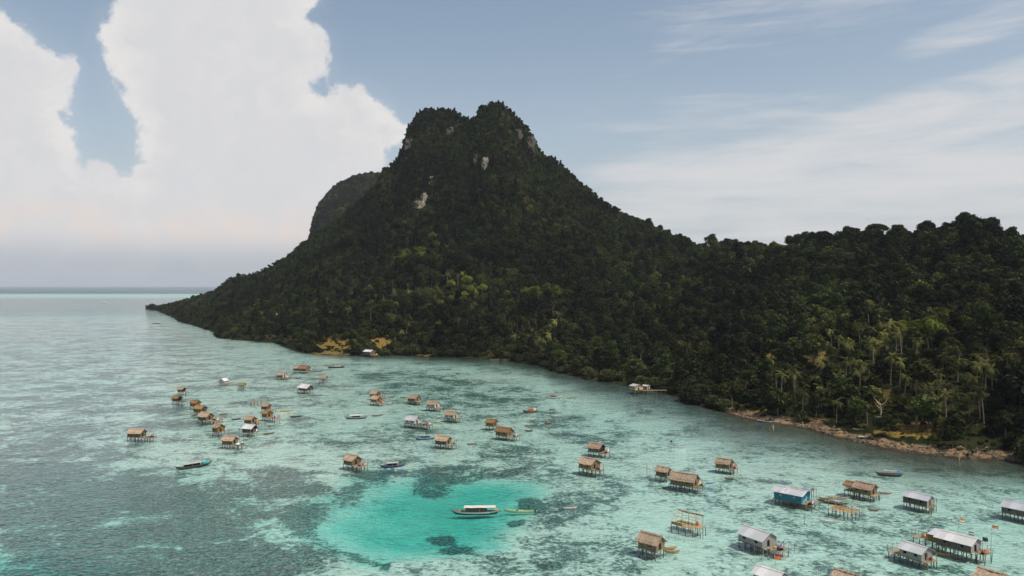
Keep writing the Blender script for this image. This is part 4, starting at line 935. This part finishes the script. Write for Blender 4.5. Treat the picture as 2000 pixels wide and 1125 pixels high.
# ------------------------------------------------------------------ boats
def hull_mb(L, B, D, bow, stern, fill=1.9, flat_stern=.12, n=22, deckz=None):
    rings = []
    for i in range(n+1):
        u = i/n; x = -L/2+L*u; kx = x*(1-.16*abs(2*u-1)**3); mx_ = (x+kx)/2; e = abs(2*u-1)
        hb = B/2*max(.03, (1-e**fill)) if u > .5 else B/2*max(flat_stern, (1-e**fill))
        sh = D*.62+(bow if u > .5 else stern)*e**3; kz = -D*.38+(bow*.75 if u > .5 else stern*.5)*e**4
        fz = (sh-D*.28) if deckz is None else sh-deckz; mid = sh-(sh-kz)*.42; t = min(.05, hb*.4)
        rings.append([(x,hb,sh),(mx_,hb*.94,mid),(kx,hb*.5,kz+.06),(kx,0,kz),(kx,-hb*.5,kz+.06),(mx_,-hb*.94,mid),(x,-hb,sh),(x,-hb+t,sh),(x,-hb+t,fz),(x,hb-t,fz),(x,hb-t,sh)])
    return rings
def boat(px, py, L, th, label, hull='hull_dark', stripe='offwhite', inside='wood', B=None, D=None, bow=.5, stern=.3, canopy=None, cl=.5, cx=0, ch=.9, name='longboat', cat='boat', group='covered longboats', z=0, extra=None, loc=None, tilt=0):
    p = Vector(loc) if loc is not None else ground(px, py); p.z = z; rz = frame_of(p, R(th))
    e = empty(name, p, rz, label, cat, group); e.rotation_euler = (R(tilt), 0, rz)
    B = B or L*.16; D = D or .35+L*.05
    r = hull_mb(L, B, D, bow, stern); b = MB(); b.loft(r, [1,0,0,0,0,1,2,3,3,3,2], 0)
    b.build('hull', [M[hull], M[stripe], M['tan'], M[inside]], e)
    sh = D*.62
    for x in (np.linspace(-L*.36, L*.36, 4) if canopy else (-L*.22, L*.18)):
        w = B*(1-abs(2*x/L)**2.2)*.96
        if canopy and abs(x-cx) < cl*L*.4: continue
        b = MB(); b.box((x, 0, sh-.05), (.18, w, .04)); b.build('thwart', M['bamboo'], e)
    if canopy:
        l2 = cl*L; n = 6; c = MB(); k = []
        for i in range(n+1):
            y = (i/n-.5)*B*.98; z_ = sh+ch-.22*(2*i/n-1)**2; k.append((y, z_))
        ring = k+[(y, z_-.06) for y, z_ in k[::-1]]
        c.loft([[(cx-l2/2+l2*j/8, y, z_+.03*math.sin(j*1.9)) for y, z_ in ring] for j in range(9)], [0]*len(ring)); c.build('canopy', M[canopy], e)
        for x in np.linspace(cx-l2/2+.15, cx+l2/2-.15, 3):
            for s in (-1,1): b = MB(); b.tube([(x, s*B*.40, sh-.15),(x, s*B*.44, sh+ch-.2)], .03, 5); b.build('post', M['bamboo'], e)
    if extra: extra(e, L, B, D, sh)
    return e
def cabin_extra(e, L, B, D, sh):
    b = MB(); b.box((-.3,0,sh+.35),(L*.42,B*.62,.66)); b.build('cargo', M['plank_dark'], e)
    b = MB(); b.box((-L*.12,-B*.34,sh+.28),(L*.2,.08,.4)); b.build('side_board', M['bamboo_gold'], e)
    b = MB(); b.box((-L*.41,0,sh+.25),(.7,B*.5,.5)); b.build('stern_box', M['tan'], e)
    b = MB(); b.box((L*.30,0,sh+.12),(.5,.4,.3)); b.build('bow_crate', M['orange'], e)
    b = MB(); b.tube([(L*.22,-.2,sh+1.25),(L*.22,.4,sh+1.35)], .12, 8); b.build('roof_roll', M['wood'], e)
boat(928, 1003, 11.2, 181, 'long passenger boat with a white canopy moored in the turquoise basin', hull='hull_dark', stripe='offwhite', inside='wood', B=1.8, D=.78, bow=.62, stern=.35, canopy='offwhite', cl=.62, cx=-1.0, ch=1.25, extra=cabin_extra, name='passenger_boat', cat='boat', group=None)
def engine(e, L, B, D, sh):
    b = MB(); b.box((-L/2-.05,0,sh+.1),(.3,.28,.55)); b.box((-L/2-.12,0,sh-.35),(.1,.1,.8)); b.build('outboard_motor', M['black'], e)
    b = MB(); b.box((L*.05,0,sh-.12),(.5,.4,.3)); b.build('bundle', M['navy'], e)
boat(1013, 1000, 7.2, 186, 'pale green skiff tied behind the passenger boat', hull='lime', stripe='lime', inside='lime', B=1.05, D=.6, bow=.35, stern=.15, name='skiff', extra=engine, group=None)
def box_part(e, name, c, d, mat):
    b = MB(); b.box(c, d); b.build(name, M[mat], e)
def teal_extra(e, L, B, D, sh): box_part(e,'stern_tarp',(-L*.33,0,sh+.3),(1.8,1.15,.45),'teal'); box_part(e,'cargo',(.3,0,sh+.2),(4.4,.85,.5),'dark')
def cargo_extra(e, L, B, D, sh): box_part(e,'cargo',(0,0,sh+.15),(L*.35,B*.6,.4),'dark')
def orange_extra(e, L, B, D, sh): box_part(e,'orange_tarp',(-.3,0,sh+.45),(1.9,.9,.7),'orange'); box_part(e,'white_tarp',(-1.7,0,sh+.5),(.9,.9,.85),'white')
def seat_extra(e, L, B, D, sh):
    for x in (-2.6,-1.2,.2,1.6): box_part(e,'seat',(x,0,sh+.25),(.5,1.2,.45),'white')
    b = MB(); b.tube([(-L*.46,0,sh),(-L*.46,0,sh+1.5)], .03, 5); b.build('flag_pole', M['bamboo'], e); box_part(e,'flag',(-L*.46-.35,0,sh+1.3),(.6,.02,.35),'red')
boat(377, 912, 10.6, 156, 'dark longboat with a brown canopy and a teal tarpaulin at its stern', stripe='hull_dark', B=1.4, D=.7, canopy='canvas', cl=.5, cx=.3, bow=.6, stern=.5, extra=teal_extra)
boat(766, 911, 7.4, 170, 'purple hulled longboat with a grey brown canopy', hull='navy', stripe='purple', B=1.1, D=.6, canopy='canvas', cl=.45, bow=.45, extra=cargo_extra)
boat(831, 857, 7.4, 173, 'longboat with a white and blue hull behind a thatched hut', hull='hull_dark', stripe='skyblue', B=1.1, D=.7, canopy='greycloth', cl=.4, cx=-.6, bow=.45, extra=cargo_extra)
boat(695, 817, 8.6, 178, 'dark longboat with a pale cloth canopy in the middle of the lagoon', stripe='greycloth', B=1.3, D=.8, canopy='offwhite', cl=.55, bow=.5, extra=cargo_extra)
boat(656, 718, 10.6, 178, 'motor boat with rows of white seats and a red flag near the far shore', hull='hull_dark', stripe='black', B=2.0, D=1.0, canopy='black', cl=.3, cx=2.0, ch=1.1, extra=seat_extra, group=None, name='motor_boat')
boat(1081, 777, 7.9, 178, 'white hulled longboat with a dark canopy far out before the wooded shore', hull='greycloth', stripe='white', B=1.2, D=.85, canopy='wood', cl=.5, bow=.7, stern=.6, extra=cargo_extra)
boat(1036, 804, 6.6, 178, 'longboat carrying an orange and a white tarpaulin', hull='hull_dark', stripe='tan', B=1.2, D=.75, bow=.4, stern=.5, extra=orange_extra, canopy=None)
boat(1737, 928, 6.8, -6, 'brown longboat with a dark canopy and blue cover, before the pebble beach', hull='hull_dark', stripe='wood', B=1.1, D=.7, canopy='greycloth', cl=.5, bow=.35, stern=.3, extra=lambda e,L,B,D,sh: box_part(e,'blue_cover',(L*.3,0,sh+.25),(.9,.7,.4),'blue'))
boat(1687, 860, 7.4, -18, 'grey canopied boat with a green striped hull drawn up at the beach', hull='offwhite', stripe='green', B=1.4, D=.8, canopy='canvas', cl=.45, bow=.45, stern=.3, extra=cargo_extra)
boat(1503, 824, 9.4, -10, 'long dark boat with white seats lying at the beach', hull='black', stripe='white', B=1.5, D=.8, bow=.6, extra=cargo_extra)
boat(205, 592, 16, 180, 'white speedboat far out by the pale reef line', hull='white', stripe='white', inside='white', B=3.5, D=2.2, canopy='white', cl=.35, ch=1.4, name='speedboat', group=None)
boat(305, 632, 9.5, 180, 'low dark boat alone far out near the tip of the island', B=1.3, D=.8, hull='black', stripe='black', bow=.3)
def canoe(px, py, L, th, label, mat='wood', inside=None, z=0, loc=None, B=None, D=None, bow=.22, tilt=0):
    return boat(px, py, L, th, label, hull=mat, stripe=mat, inside=inside or mat, B=B or L*.17, D=D or .42, bow=bow, stern=bow*.9, name='canoe', cat='canoe', group='small canoes', z=z, loc=loc, tilt=tilt)
for px, py, L, th, mt, ins, lab in [
    (620,726,6.2,-8,'plank_dark','wood','long dark canoe right of the far rust brown hut'), (583,739,3.2,0,'plank_dark','wood','tiny dark canoe under the far rust brown hut'), (766,776,3.6,-3,'tan','wood','brown canoe at the deck of the close pair of huts'),
    (789,777,3.8,0,'wood','dark','brown canoe left of the hut with a ladder'), (437,809,3.4,-15,'wood','dark','brown canoe tied behind the biggest left row hut'), (461,819,3.6,-12,'black','plank_dark','black canoe right of the biggest left row hut'),
    (560,803,5.2,-4,'yellow','tan','yellow boat beside the amber walled hut'), (578,814,4.4,-8,'black','plank_dark','black canoe below the yellow boat'), (525,847,4.2,-22,'thatch_olive','wood','olive brown canoe right of the dark hut with white roof'),
    (431,823,4.2,-12,'white','white','white canoe under the deck of the biggest left row hut'), (737,812,4.8,-14,'wood','dark','brown canoe right of the longboat with the pale canopy'), (921,868,3.0,-8,'wood','dark','brown canoe right of the hut by the white and blue longboat'),
    (877,800,2.7,0,'tan','wood','tan canoe right of the pale hut with the sloping landing'), (854,826,2.8,-5,'tan','wood','tan canoe at the end of the long dark deck'), (1033,842,2.9,6,'black','plank_dark','dark sunken canoe right of the orange thatched hut'),
    (1112,778,3.0,3,'tan','wood','tiny tan canoe right of the white hulled longboat'), (1079,800,2.7,0,'wood','dark','tiny brown canoe right of the orange tarpaulin boat'), (1071,828,3.2,4,'wood','dark','dark canoe with two people in the middle of the lagoon'),
    (1329,874,3.6,-3,'white','white','white canoe far right of the orange porch hut'), (1114,993,3.3,-20,'white','offwhite','white canoe right of the pale green skiff'), (1388,943,2.7,-32,'skyblue','white','sky blue and white canoe right of the long thatched hut'),
    (1424,936,2.4,8,'wood','dark','half sunken wooden canoe below the lone red cloth hut'), (1620,1019,4.4,2,'white','white','big white canoe below the bamboo platform frame'), (1729,964,3.0,-3,'pink','pink','pink canoe right of the rough thatched hut'),
    (1706,997,2.4,-8,'wood','dark','small wooden canoe right of the bamboo platform frame'), (1309,1071,3.0,-22,'bamboo_gold','tan','golden canoe farther from the camera beside its twin'), (1312,1078,3.2,-6,'bamboo_gold','tan','golden canoe nearer the camera beside its twin'),
    (1626,982,7.2,14,'plank_dark','dark','long dark boat moored behind the bamboo platform frame'), (1638,973,5.2,-16,'offwhite','wood','pale wooden canoe moored beside the long dark boat'), (1615,975,3.6,-4,'tan','wood','tan canoe moored between the teal house and the platform frame'),
    (1845,1084,3.3,4,'bamboo_gold','tan','golden canoe between the small grey hut and the long dark house'), (1383,791,4.0,3,'white','white','white canoe among the mangroves left of the beach'), (1720,854,3.8,8,'offwhite','wood','pale canoe on the beach right of the canopied boat'),
    (966,703,6.5,2,'offwhite','wood','pale boat at the small brown landing below the palm grove')]:
    canoe(px, py, L, th, lab, mt, ins)
def on_land(px, py, dz=.15):
    x, y, z = terr_at_pixel(px, py); return (x, y), z+dz
for px, py, L, th, mt, lab in [(1513,807,5.2,4,'offwhite','pale canoe dragged up on the sand behind the long dark boat'),(1675,843,3.4,14,'offwhite','white canoe on the pebbles under the palms'),(1722,818,4.2,2,'skyblue','pale blue canoe on the grass among the palms')]:
    (x, y), z = on_land(px, py); canoe(px, py, L, th, lab, mt, 'wood', z=z, loc=(x, y, z), tilt=8)
# ------------------------------------------------------------------ people
def person(loc, rz, label, shirt, trousers, pose='stand', seat=.45):
    J, E, Rd = [], [], []
    def j(p, r, par=None):
        J.append(Vector(p)); Rd.append(r)
        if par is not None: E.append((par, len(J)-1))
        return len(J)-1
    hz = .88 if pose == 'stand' else seat
    pel = j((0,0,hz), .13); wa = j((0,0,hz+.18), .115, pel); chst = j((0,.01,hz+.40), .135, wa); nk = j((0,0,hz+.56), .055, chst); hd = j((0,.02,hz+.68), .085, nk); tp = j((0,.01,hz+.80), .07, hd)
    j((0,.10,hz+.69), .022, hd)
    hands = []
    for s in (-1,1):
        if pose == 'stand':
            hip = j((s*.09,0,hz-.06), .085, pel); kn = j((s*.10,.02,.47), .058, hip); an = j((s*.10,-.01,.08), .042, kn); j((s*.11,.13,.03), .035, an)
            sh = j((s*.19,0,hz+.46), .055, chst); el = j((s*.25,-.02,hz+.18), .042, sh); wr = j((s*.26,.08,hz-.04), .03, el)
        else:
            hip = j((s*.10,.05,hz-.02), .085, pel); kn = j((s*.14,.42,hz+.10), .058, hip); an = j((s*.12,.48,hz-.32), .042, kn); j((s*.12,.60,hz-.36), .035, an)
            sh = j((s*.19,0,hz+.46), .055, chst); el = j((s*.26,.10,hz+.22), .042, sh); wr = j((s*.18,.34,hz+.22), .03, el)
        d = (J[wr]-J[el]).normalized(); pl = j(J[wr]+d*.06, .028, wr); hands.append((pl, d, s))
    for pl, d, s in hands:
        a = Vector((0,1,0)).cross(d).normalized() if abs(d.y) < .9 else Vector((1,0,0))
        a = Vector((s,0,0)).cross(d).normalized()
        for q, ln in ((-.03,.055),(-.01,.068),(.01,.064),(.03,.048)):
            k = j(J[pl]+a*q+d*.03, .009, pl); k = j(J[k]+d*ln*.6, .008, k); j(J[k]+d*ln*.4+Vector((-s*.012,0,0)), .007, k)
        k = j(J[pl]+a*.035-d*.01, .010, pl); j(J[k]+a*.03+d*.035, .009, k)
    me = bpy.data.meshes.new('body'); me.from_pydata(J, E, []); o = bpy.data.objects.new('person', me); link(o)
    sk = o.modifiers.new('skin', 'SKIN'); sub = o.modifiers.new('smooth', 'SUBSURF'); sub.levels = 1; sub.render_levels = 1
    for i, r in enumerate(Rd): me.skin_vertices[0].data[i].radius = (r, r)
    me.skin_vertices[0].data[0].use_root = True
    me.materials.append(M['skin']); o.location = loc; o.rotation_euler = (0,0,rz)
    # shirt, trousers, hair as clothing children
    def sleeve(mb, p, q, r0, r1, n=9): mb.tube([p, q], [r0, r1], n)
    b = MB(); b.lathe([(.150,hz+.02),(.145,hz+.18),(.165,hz+.40),(.13,hz+.50),(.07,hz+.55)], n=14)
    for s in (-1,1): sleeve(b, (s*.15,0,hz+.47), (s*.23,-.01,hz+.26) if pose == 'stand' else (s*.24,.07,hz+.28), .075, .06)
    b.build('shirt', M[shirt], o)
    b = MB()
    for s in (-1,1):
        if pose == 'stand': b.tube([(s*.07,0,hz+.04),(s*.10,.01,.5),(s*.10,.0,.16)], [.115,.078,.062], 9)
        else: b.tube([(s*.07,0,hz+.02),(s*.14,.42,hz+.11)], [.115,.078], 9)
    b.build('trousers', M[trousers], o)
    b = MB(); b.lathe([(.094,hz+.70),(.100,hz+.75),(.085,hz+.81),(.04,hz+.845)], c=(0,-.012,0), n=12); b.build('hair', M['hair'], o)
    return tag(o, label, 'person')
g_ = H['grey']; person(at(g_, 5.4, -.55, g_['fh']-.09), g_['rz']+2.6, 'person in a white shirt standing on the deck of the big grey house', 'white', 'denim')
p = ground(1068, 828); person((p.x, p.y, .12), 1.4, 'person in a red shirt sitting in the rear of the dark canoe', 'red', 'denim', 'sit', .2)
p = ground(1074, 828.2); person((p.x, p.y, .12), 1.6, 'person in a pink shirt sitting at the front of the dark canoe', 'pink', 'black', 'sit', .2)
# ------------------------------------------------------------------ stakes, flags, driftwood
rk = random.Random(9)
def stake(px, py, h, label, group=None, lean=.06, mat='pile', r=.05):
    p = ground(px, py); b = MB(); b.tube([(0,0,-2.0),(rk.uniform(-lean,lean)*h,rk.uniform(-lean,lean)*h,h*.6),(rk.uniform(-lean,lean)*h*1.6,rk.uniform(-lean,lean)*h*1.6,h)], [r,r*.9,r*.6], 6)
    return tag(b.build('wooden_stake', M[mat], loc=(p.x,p.y,0)), label, 'stake', group)
for px, py, h in ((1116,833,1.2),(1121,831,1.0),(1125,832,.9),(1128,834,1.0),(1133,832,1.1),(1136,835,.8),(1141,834,1.1),(1143,832,1.5)): stake(px, py, h, 'short dark stake in the loose cluster out in the open lagoon', 'short stakes clustered in the open lagoon', .15)
for px, py, h in ((1239,931,2.0),(1249,927,2.3),(1255,934,1.6),(1262,932,3.0),(1265,927,3.6),(1270,935,2.6)): stake(px, py, h, 'tall pale pole in the group left of the little thatched hut', 'tall bare poles left of the little thatched hut', .08, 'bamboo')
stake(1571, 1022, 2.0, 'single pole standing in the water left of the big white canoe'); stake(793, 858, 1.2, 'short stake left of the white and blue longboat', mat='bamboo'); stake(893, 893, 1.4, 'leaning stake below the hut by the white and blue longboat', mat='bamboo', lean=.1)
stake(1006, 885, 1.5, 'leaning pale stake below the orange thatched hut', mat='bamboo', lean=.12); stake(1788, 1011, 1.1, 'tilted stub below the bluish tin roofed hut', mat='bamboo', lean=.2); stake(1552, 1078, 1.3, 'pole standing right of the big grey house')
stake(475, 862, 3.4, 'tall thin pole behind the deck with white sheets'); stake(887, 867, 3.4, 'tall thin pole at the deck of the hut by the longboat'); stake(467, 846, 2.0, 'thin pole left of the dark hut with white roof')
stake(1822, 842, 5.0, 'tall dead trunk standing at the back of the beach', r=.14, lean=.02)
stake(1511, 838, 1.2, 'stump with dead branches in the water off the beach', r=.3, mat='bamboo', lean=.2); stake(1874, 899, 1.6, 'pale post standing in the water at the right end of the beach', r=.18, mat='bamboo')
e = stake(1311, 876, 2.2, 'pole with a black rag tied on top, left of the white canoe'); b = MB(); b.lathe([(.08,0),(.32,.12),(.30,.5),(.12,.7)], n=8); o = b.build('rag', M['black'], e); o.location = (0,0,1.9)
for i, (px, py) in enumerate(((1498,1075),(1506,1070),(1513,1066))):
    p = ground(px, py+6); b = MB(); q = [Vector((0,0,-.3)), Vector((1.0+.2*i,.6,.3+.2*i)), Vector((1.9+.3*i,1.4,.9+.3*i))]; b.tube(q, [.08,.07,.03], 6); b.tube([q[1], q[1]+Vector((.3,-.5,.7))], [.05,.02], 5); b.tube([q[1]+Vector((.3,.2,.1)), q[1]+Vector((.9,.1,1.0))], [.05,.02], 5)
    tag(b.build('driftwood_branch', M['pile'], loc=(p.x,p.y,0)), ['grey driftwood branch nearest the camera beside the big grey house','middle driftwood branch beside the big grey house','driftwood branch under the deck of the big grey house'][i], 'driftwood', 'driftwood below the big grey house')
def flag(px, py_base, h, label, bands, w=1.0, hh=.65, lean=(.1,0), ground_y=None, loc=None, pole='bamboo'):
    p = Vector(loc) if loc is not None else ground(px, py_base); e = empty('flag', p, 0, label, 'flag', 'flags on tall poles')
    b = MB(); b.tube([(0,0,-1.8 if loc is None else 0),(lean[0]*h*.5,lean[1]*h*.5,h*.55),(lean[0]*h*1.2,lean[1]*h*1.2,h)], [.05,.04,.025], 6); b.build('flag_pole', M[pole], e)
    c = MB(); n = 8; k = len(bands); tx = Vector((lean[0]*h*1.2, lean[1]*h*1.2, h)); rows = []
    for j in range(k+1): rows.append([(tx.x+.04+w*i/n, tx.y+.07*math.sin(i*1.1+j*.4), tx.z-hh*j/k-.18*i/n+.04*math.sin(i*1.4)) for i in range(n+1)])
    for r in rows: c.v += r
    for r in rows: c.v += [(a, b_+.012, d) for a, b_, d in r]
    o = (k+1)*(n+1)
    for j in range(k):
        for i in range(n): a = j*(n+1)+i; c.face((a,a+n+1,a+n+2,a+1), j); a += o; c.face((a,a+1,a+n+2,a+n+1), j)
    c.build('flag_cloth', [M[m] for m in bands], e)
B_ = H['big']
flag(0,0,4.6,'red yellow and white flag on a tall pole behind the long dark house', ['orange','yellow','white'], loc=at(B_,-1.3,2.0,1.6), lean=(.12,.05))
flag(0,0,5.0,'dark red and white striped flag on a tall pole right of the long dark house', ['black','yellow','red','white'], loc=at(B_,4.9,1.6,1.5), lean=(.06,.03), w=1.1)
flag(0,0,2.7,'black and white flag over the roof of the long dark house', ['black','white','black'], loc=at(B_,.8,2.0,1.6), lean=(.02,.02), w=.9)
flag(0,0,2.9,'plain black flag above the right deck of the long dark house', ['black','black'], loc=at(B_,4.0,.4,1.5), lean=(.02,.0), w=.95, hh=.75)
Q = H['mm']; flag(0,0,3.7,'orange and dark brown flag above the tin roof at the bottom edge', ['plum','orange'], loc=at(Q,-.2,2.1,1.8), lean=(-.1,.02), w=1.2, hh=.9)
for i, (px, py, h) in enumerate(((1595,970,2.0),(1372,1050,2.2))): stake(px, py, h, ['pole at the right end of the teal blue house deck','pole at the right end of the golden hut frame'][i])
# red brown palm litter and a fallen trunk on the beach
for i, (px, py) in enumerate(((1560,812),(1585,818),(1603,822))):
    (x, y), z = on_land(px, py, 0); b = MB()
    for k in range(26):
        a = rk.uniform(0,6.28); q = Vector((rk.uniform(-3,3), rk.uniform(-1.5,1.5), rk.uniform(.02,.35))); b.tube([q, q+Vector((math.cos(a)*1.3, math.sin(a)*1.3, rk.uniform(-.1,.3)))], [.09,.03], 4)
    tag(b.build('palm_litter', M['woven_orange'], loc=(x,y,z+.1)), ['heap of dead orange fronds at the left of three on the beach','middle heap of dead orange fronds on the beach','heap of dead orange fronds at the right of three on the beach'][i], 'fallen fronds', 'heaps of dead fronds on the beach')
(x, y), z = on_land(1775, 835, 0); b = MB(); b.tube([(-3.5,.8,.35),(0,0,.3),(3.6,-1,.45)], [.14,.18,.22], 8); tag(b.build('fallen_trunk', M['bark'], loc=(x,y,z)), 'dark fallen tree trunk lying at the back of the beach', 'fallen trunk')
# ------------------------------------------------------------------ sky, sun, haze, camera
SUN_EL, SUN_AZ = R(60), R(118)
w = bpy.data.worlds.new('World'); S.world = w; w.use_nodes = True; t = NT(w.node_tree); bg = t.n['Background']
sky = t.new('ShaderNodeTexSky', sky_type='NISHITA'); sky.sun_disc = False; sky.sun_elevation = SUN_EL; sky.sun_rotation = SUN_AZ; sky.air_density = 1.0; sky.dust_density = 2.0; sky.ozone_density = 1.0
gen = t.new('ShaderNodeTexCoord').outputs['Generated']; sp = t.new('ShaderNodeSeparateXYZ'); t.l.new(gen, sp.inputs[0])
az = t.math('ARCTAN2', sp.outputs[0], sp.outputs[1]); el = t.math('ARCSINE', t.math('MINIMUM', t.math('MAXIMUM', sp.outputs[2], -1.0), 1.0))
U = t.math('MULTIPLY', az, F); V = t.math('MULTIPLY', el, F)
cxyz = t.new('ShaderNodeCombineXYZ'); t.l.new(U, cxyz.inputs[0]); t.l.new(V, cxyz.inputs[1]); P = cxyz.outputs[0]
def dirpt(px, py): a = math.atan((px-CX)/F); return (a*F, math.atan((HY-py)/F*math.cos(a))*F, 0)
wa = t.noise(P, 1/170, 4, .55, 0, 1); wb_ = t.noise(P, 1/42, 7, .62, .2, 1)
def sc_(v, s):
    n = t.new('ShaderNodeVectorMath', operation='SCALE'); t.l.new(v, n.inputs[0]); n.inputs['Scale'].default_value = s; return n.outputs[0]
PW = t.vmath('ADD', P, t.vmath('ADD', sc_(t.vmath('SUBTRACT', wa, (.5,.5,.5)), 62), t.vmath('ADD', sc_(t.vmath('SUBTRACT', wb_, (.5,.5,.5)), 52), sc_(t.vmath('SUBTRACT', t.noise(P, 1/15, 5, .65, 0, 1), (.5,.5,.5)), 20))))
flat = t.new('ShaderNodeSeparateXYZ'); t.l.new(PW, flat.inputs[0]); c2 = t.new('ShaderNodeCombineXYZ'); t.l.new(flat.outputs[0], c2.inputs[0]); t.l.new(flat.outputs[1], c2.inputs[1]); PW = c2.outputs[0]
def blob(circles, k=14):
    acc = None
    for a, b_, r in circles:
        d = t.math('SUBTRACT', t.vmath('DISTANCE', PW, dirpt(a, b_), 1), float(r))
        acc = d if acc is None else t.math('SMOOTH_MIN', acc, d, float(k))
    return acc
CUM = [(270,75,62),(340,60,95),(440,10,140),(540,110,95),(320,170,62),(400,170,140),(560,170,80),(590,95,48),(350,260,78),(440,300,150),(560,310,130),(650,240,66),(700,235,60),(745,258,42),(650,320,90),(700,300,56),(355,345,80),(420,-120,190),(300,-110,90),(775,268,26),
       (-50,170,130),(30,165,72),(80,145,44),(128,130,18),(10,250,92),(40,330,70),(-40,330,150),(60,60,10),
       (185,385,58),(110,430,85),(250,400,62),(235,480,70),(330,420,90),(450,430,110),(560,440,110),(40,440,90),(-60,440,140),(640,430,110)]
dcl = blob(CUM)
hole = t.math('SUBTRACT', t.vmath('DISTANCE', PW, dirpt(630,168), 1), 16.0); dcl = t.math('MAXIMUM', dcl, t.math('MULTIPLY', hole, -1.0))
cmask = t.rng(dcl, 5, -10)
soft = t.rng(dcl, 34, -10)
# cloud body tone
n5 = t.noise(PW, 1/120, 6, .6); lowv = t.rng(V, 60, 190); 
ccol = t.mix(t.rng(dcl, -60, -8), (.70,.70,.712), (.79,.775,.765)); ccol = t.mix(t.rng(n5, .45, .62), ccol, (.725,.722,.73))
bl = t.noise(PW, 1/58, 5, .6, .4); ccol = t.mix(t.math('MULTIPLY', t.rng(bl, .42, .64), .55), ccol, (.67,.675,.70)); pink = t.math('MULTIPLY', t.rng(V, 170, 110), t.rng(V, 50, 90)); ccol = t.mix(t.math('MULTIPLY', pink, t.rng(n5,.35,.6)), ccol, (.77,.705,.67))
# clear sky: Nishita greyed by humid air
skc = t.new('ShaderNodeHueSaturation'); t.l.new(sky.outputs[0], skc.inputs['Color']); skc.inputs['Saturation'].default_value=.85; skc.inputs['Value'].default_value=1.0
base = t.vmath('MULTIPLY', sc_(skc.outputs[0], .10), (1.37,1.36,1.27))
humid = t.math('MULTIPLY', t.rng(V, 520, 0), .70); base = t.mix(humid, base, (.50,.56,.63))
# cirrus sheets drifting up to the right
Pr = t.mapping(P, (1/520,1/95,1), (0,0,R(-15)))
ci1 = t.noise(Pr, 1.0, 7, .58, .9); ci2 = t.noise(t.mapping(P, (1/900,1/210,1), (0,0,R(-14))), 1.0, 4, .5, .5)
rot = t.new('ShaderNodeSeparateXYZ'); t.l.new(t.mapping(P, (1,1,1), (0,0,R(-14))), rot.inputs[0]); ru, rv = rot.outputs[0], rot.outputs[1]
def rp_(px, py):
    a = dirpt(px, py); c, s = math.cos(R(-14)), math.sin(R(-14)); return a[0]*c-a[1]*s, a[0]*s+a[1]*c
_, v0 = rp_(1500, 330)
band = t.math('MULTIPLY', t.rng(t.math('ABSOLUTE', t.math('SUBTRACT', rv, v0)), 120, 10), t.rng(U, 60, 300))
veil = t.math('MULTIPLY', t.rng(V, 400, 150), t.rng(U, -60, 300))
cov = t.math('MAXIMUM', band, t.math('MULTIPLY', veil, .95)); _, v1 = rp_(1850, 75)
band2 = t.math('MULTIPLY', t.rng(t.math('ABSOLUTE', t.math('SUBTRACT', rv, v1)), 60, 8), t.rng(U, 560, 760)); cov = t.math('MAXIMUM', cov, t.math('MULTIPLY', band2, .75))
cov = t.math('MAXIMUM', cov, t.math('MULTIPLY', t.rng(U, 60, 420), .42))
ci3 = t.noise(t.mapping(P, (1/300,1/26,1), (0,0,R(-17))), 1.0, 6, .62, .7); cir = t.math('ADD', t.math('MULTIPLY', ci1, .50), t.math('ADD', t.math('MULTIPLY', ci2, .24), t.math('MULTIPLY', ci3, .26))); cs_ = t.math('MULTIPLY', cov, .31); cir = t.rng(cir, t.math('SUBTRACT', .58, cs_), t.math('SUBTRACT', .84, cs_))
cir = t.math('MULTIPLY', cir, t.rng(U, -700, -100)) 
base = t.mix(t.math('MULTIPLY', cir, .88), base, (.70,.70,.71))
col = t.mix(t.math('MULTIPLY', soft, .12), base, (.66,.67,.69)); col = t.mix(cmask, col, ccol)
low = t.rng(V, 105, 30); col = t.mix(t.math('MULTIPLY', low, .92), col, (.475,.505,.545))
t.l.new(col, bg.inputs['Color']); bg.inputs['Strength'].default_value = 1.0
sv = Vector((math.cos(SUN_EL)*math.sin(SUN_AZ), math.cos(SUN_EL)*math.cos(SUN_AZ), math.sin(SUN_EL)))
sun = bpy.data.lights.new('Sun', 'SUN'); sun.energy = 3.7; sun.angle = R(.53); sun.color = (1,.95,.87); so_ = link(bpy.data.objects.new('sun', sun)); so_.rotation_euler = (-sv).to_track_quat('-Z','Y').to_euler(); so_.location = (200,-200,400)
hm = bpy.data.materials.new('sea_haze'); hm.use_nodes = True; t = NT(hm.node_tree); t.n.clear(); out = t.new('ShaderNodeOutputMaterial'); pv = t.new('ShaderNodeVolumePrincipled'); pv.inputs['Color'].default_value=(.86,.92,1,1); pv.inputs['Density'].default_value=3.4e-5; t.l.new(pv.outputs[0], out.inputs['Volume'])
hb = MB(); hb.box((0,20900,168),(84200,43000,400)); tag(hb.build('haze', hm), 'thin sea haze over the lagoon and mountain', 'haze', kind='stuff')
cam = bpy.data.cameras.new('camera'); co = link(bpy.data.objects.new('camera', cam)); co.location = (0,0,CAM_H); co.rotation_euler = (R(90),0,0)
cam.sensor_width = 36; cam.lens = 36*F/2000; cam.shift_y = (HY-562.5)/2000*-1*-1; cam.clip_start = .5; cam.clip_end = 90000; S.camera = co
S.view_settings.view_transform = 'Standard'; S.view_settings.look = 'None'; S.view_settings.exposure = 0; S.view_settings.gamma = 1; S.view_settings.use_curve_mapping = False
S.render.engine = 'CYCLES'; S.cycles.max_bounces = 6; S.cycles.transparent_max_bounces = 12; S.cycles.volume_bounces = 0; S.cycles.diffuse_bounces = 2; S.cycles.glossy_bounces = 2; S.cycles.caustics_reflective = False; S.cycles.caustics_refractive = False
S.cycles.use_denoising = True; S.cycles.denoiser = 'OPENIMAGEDENOISE'
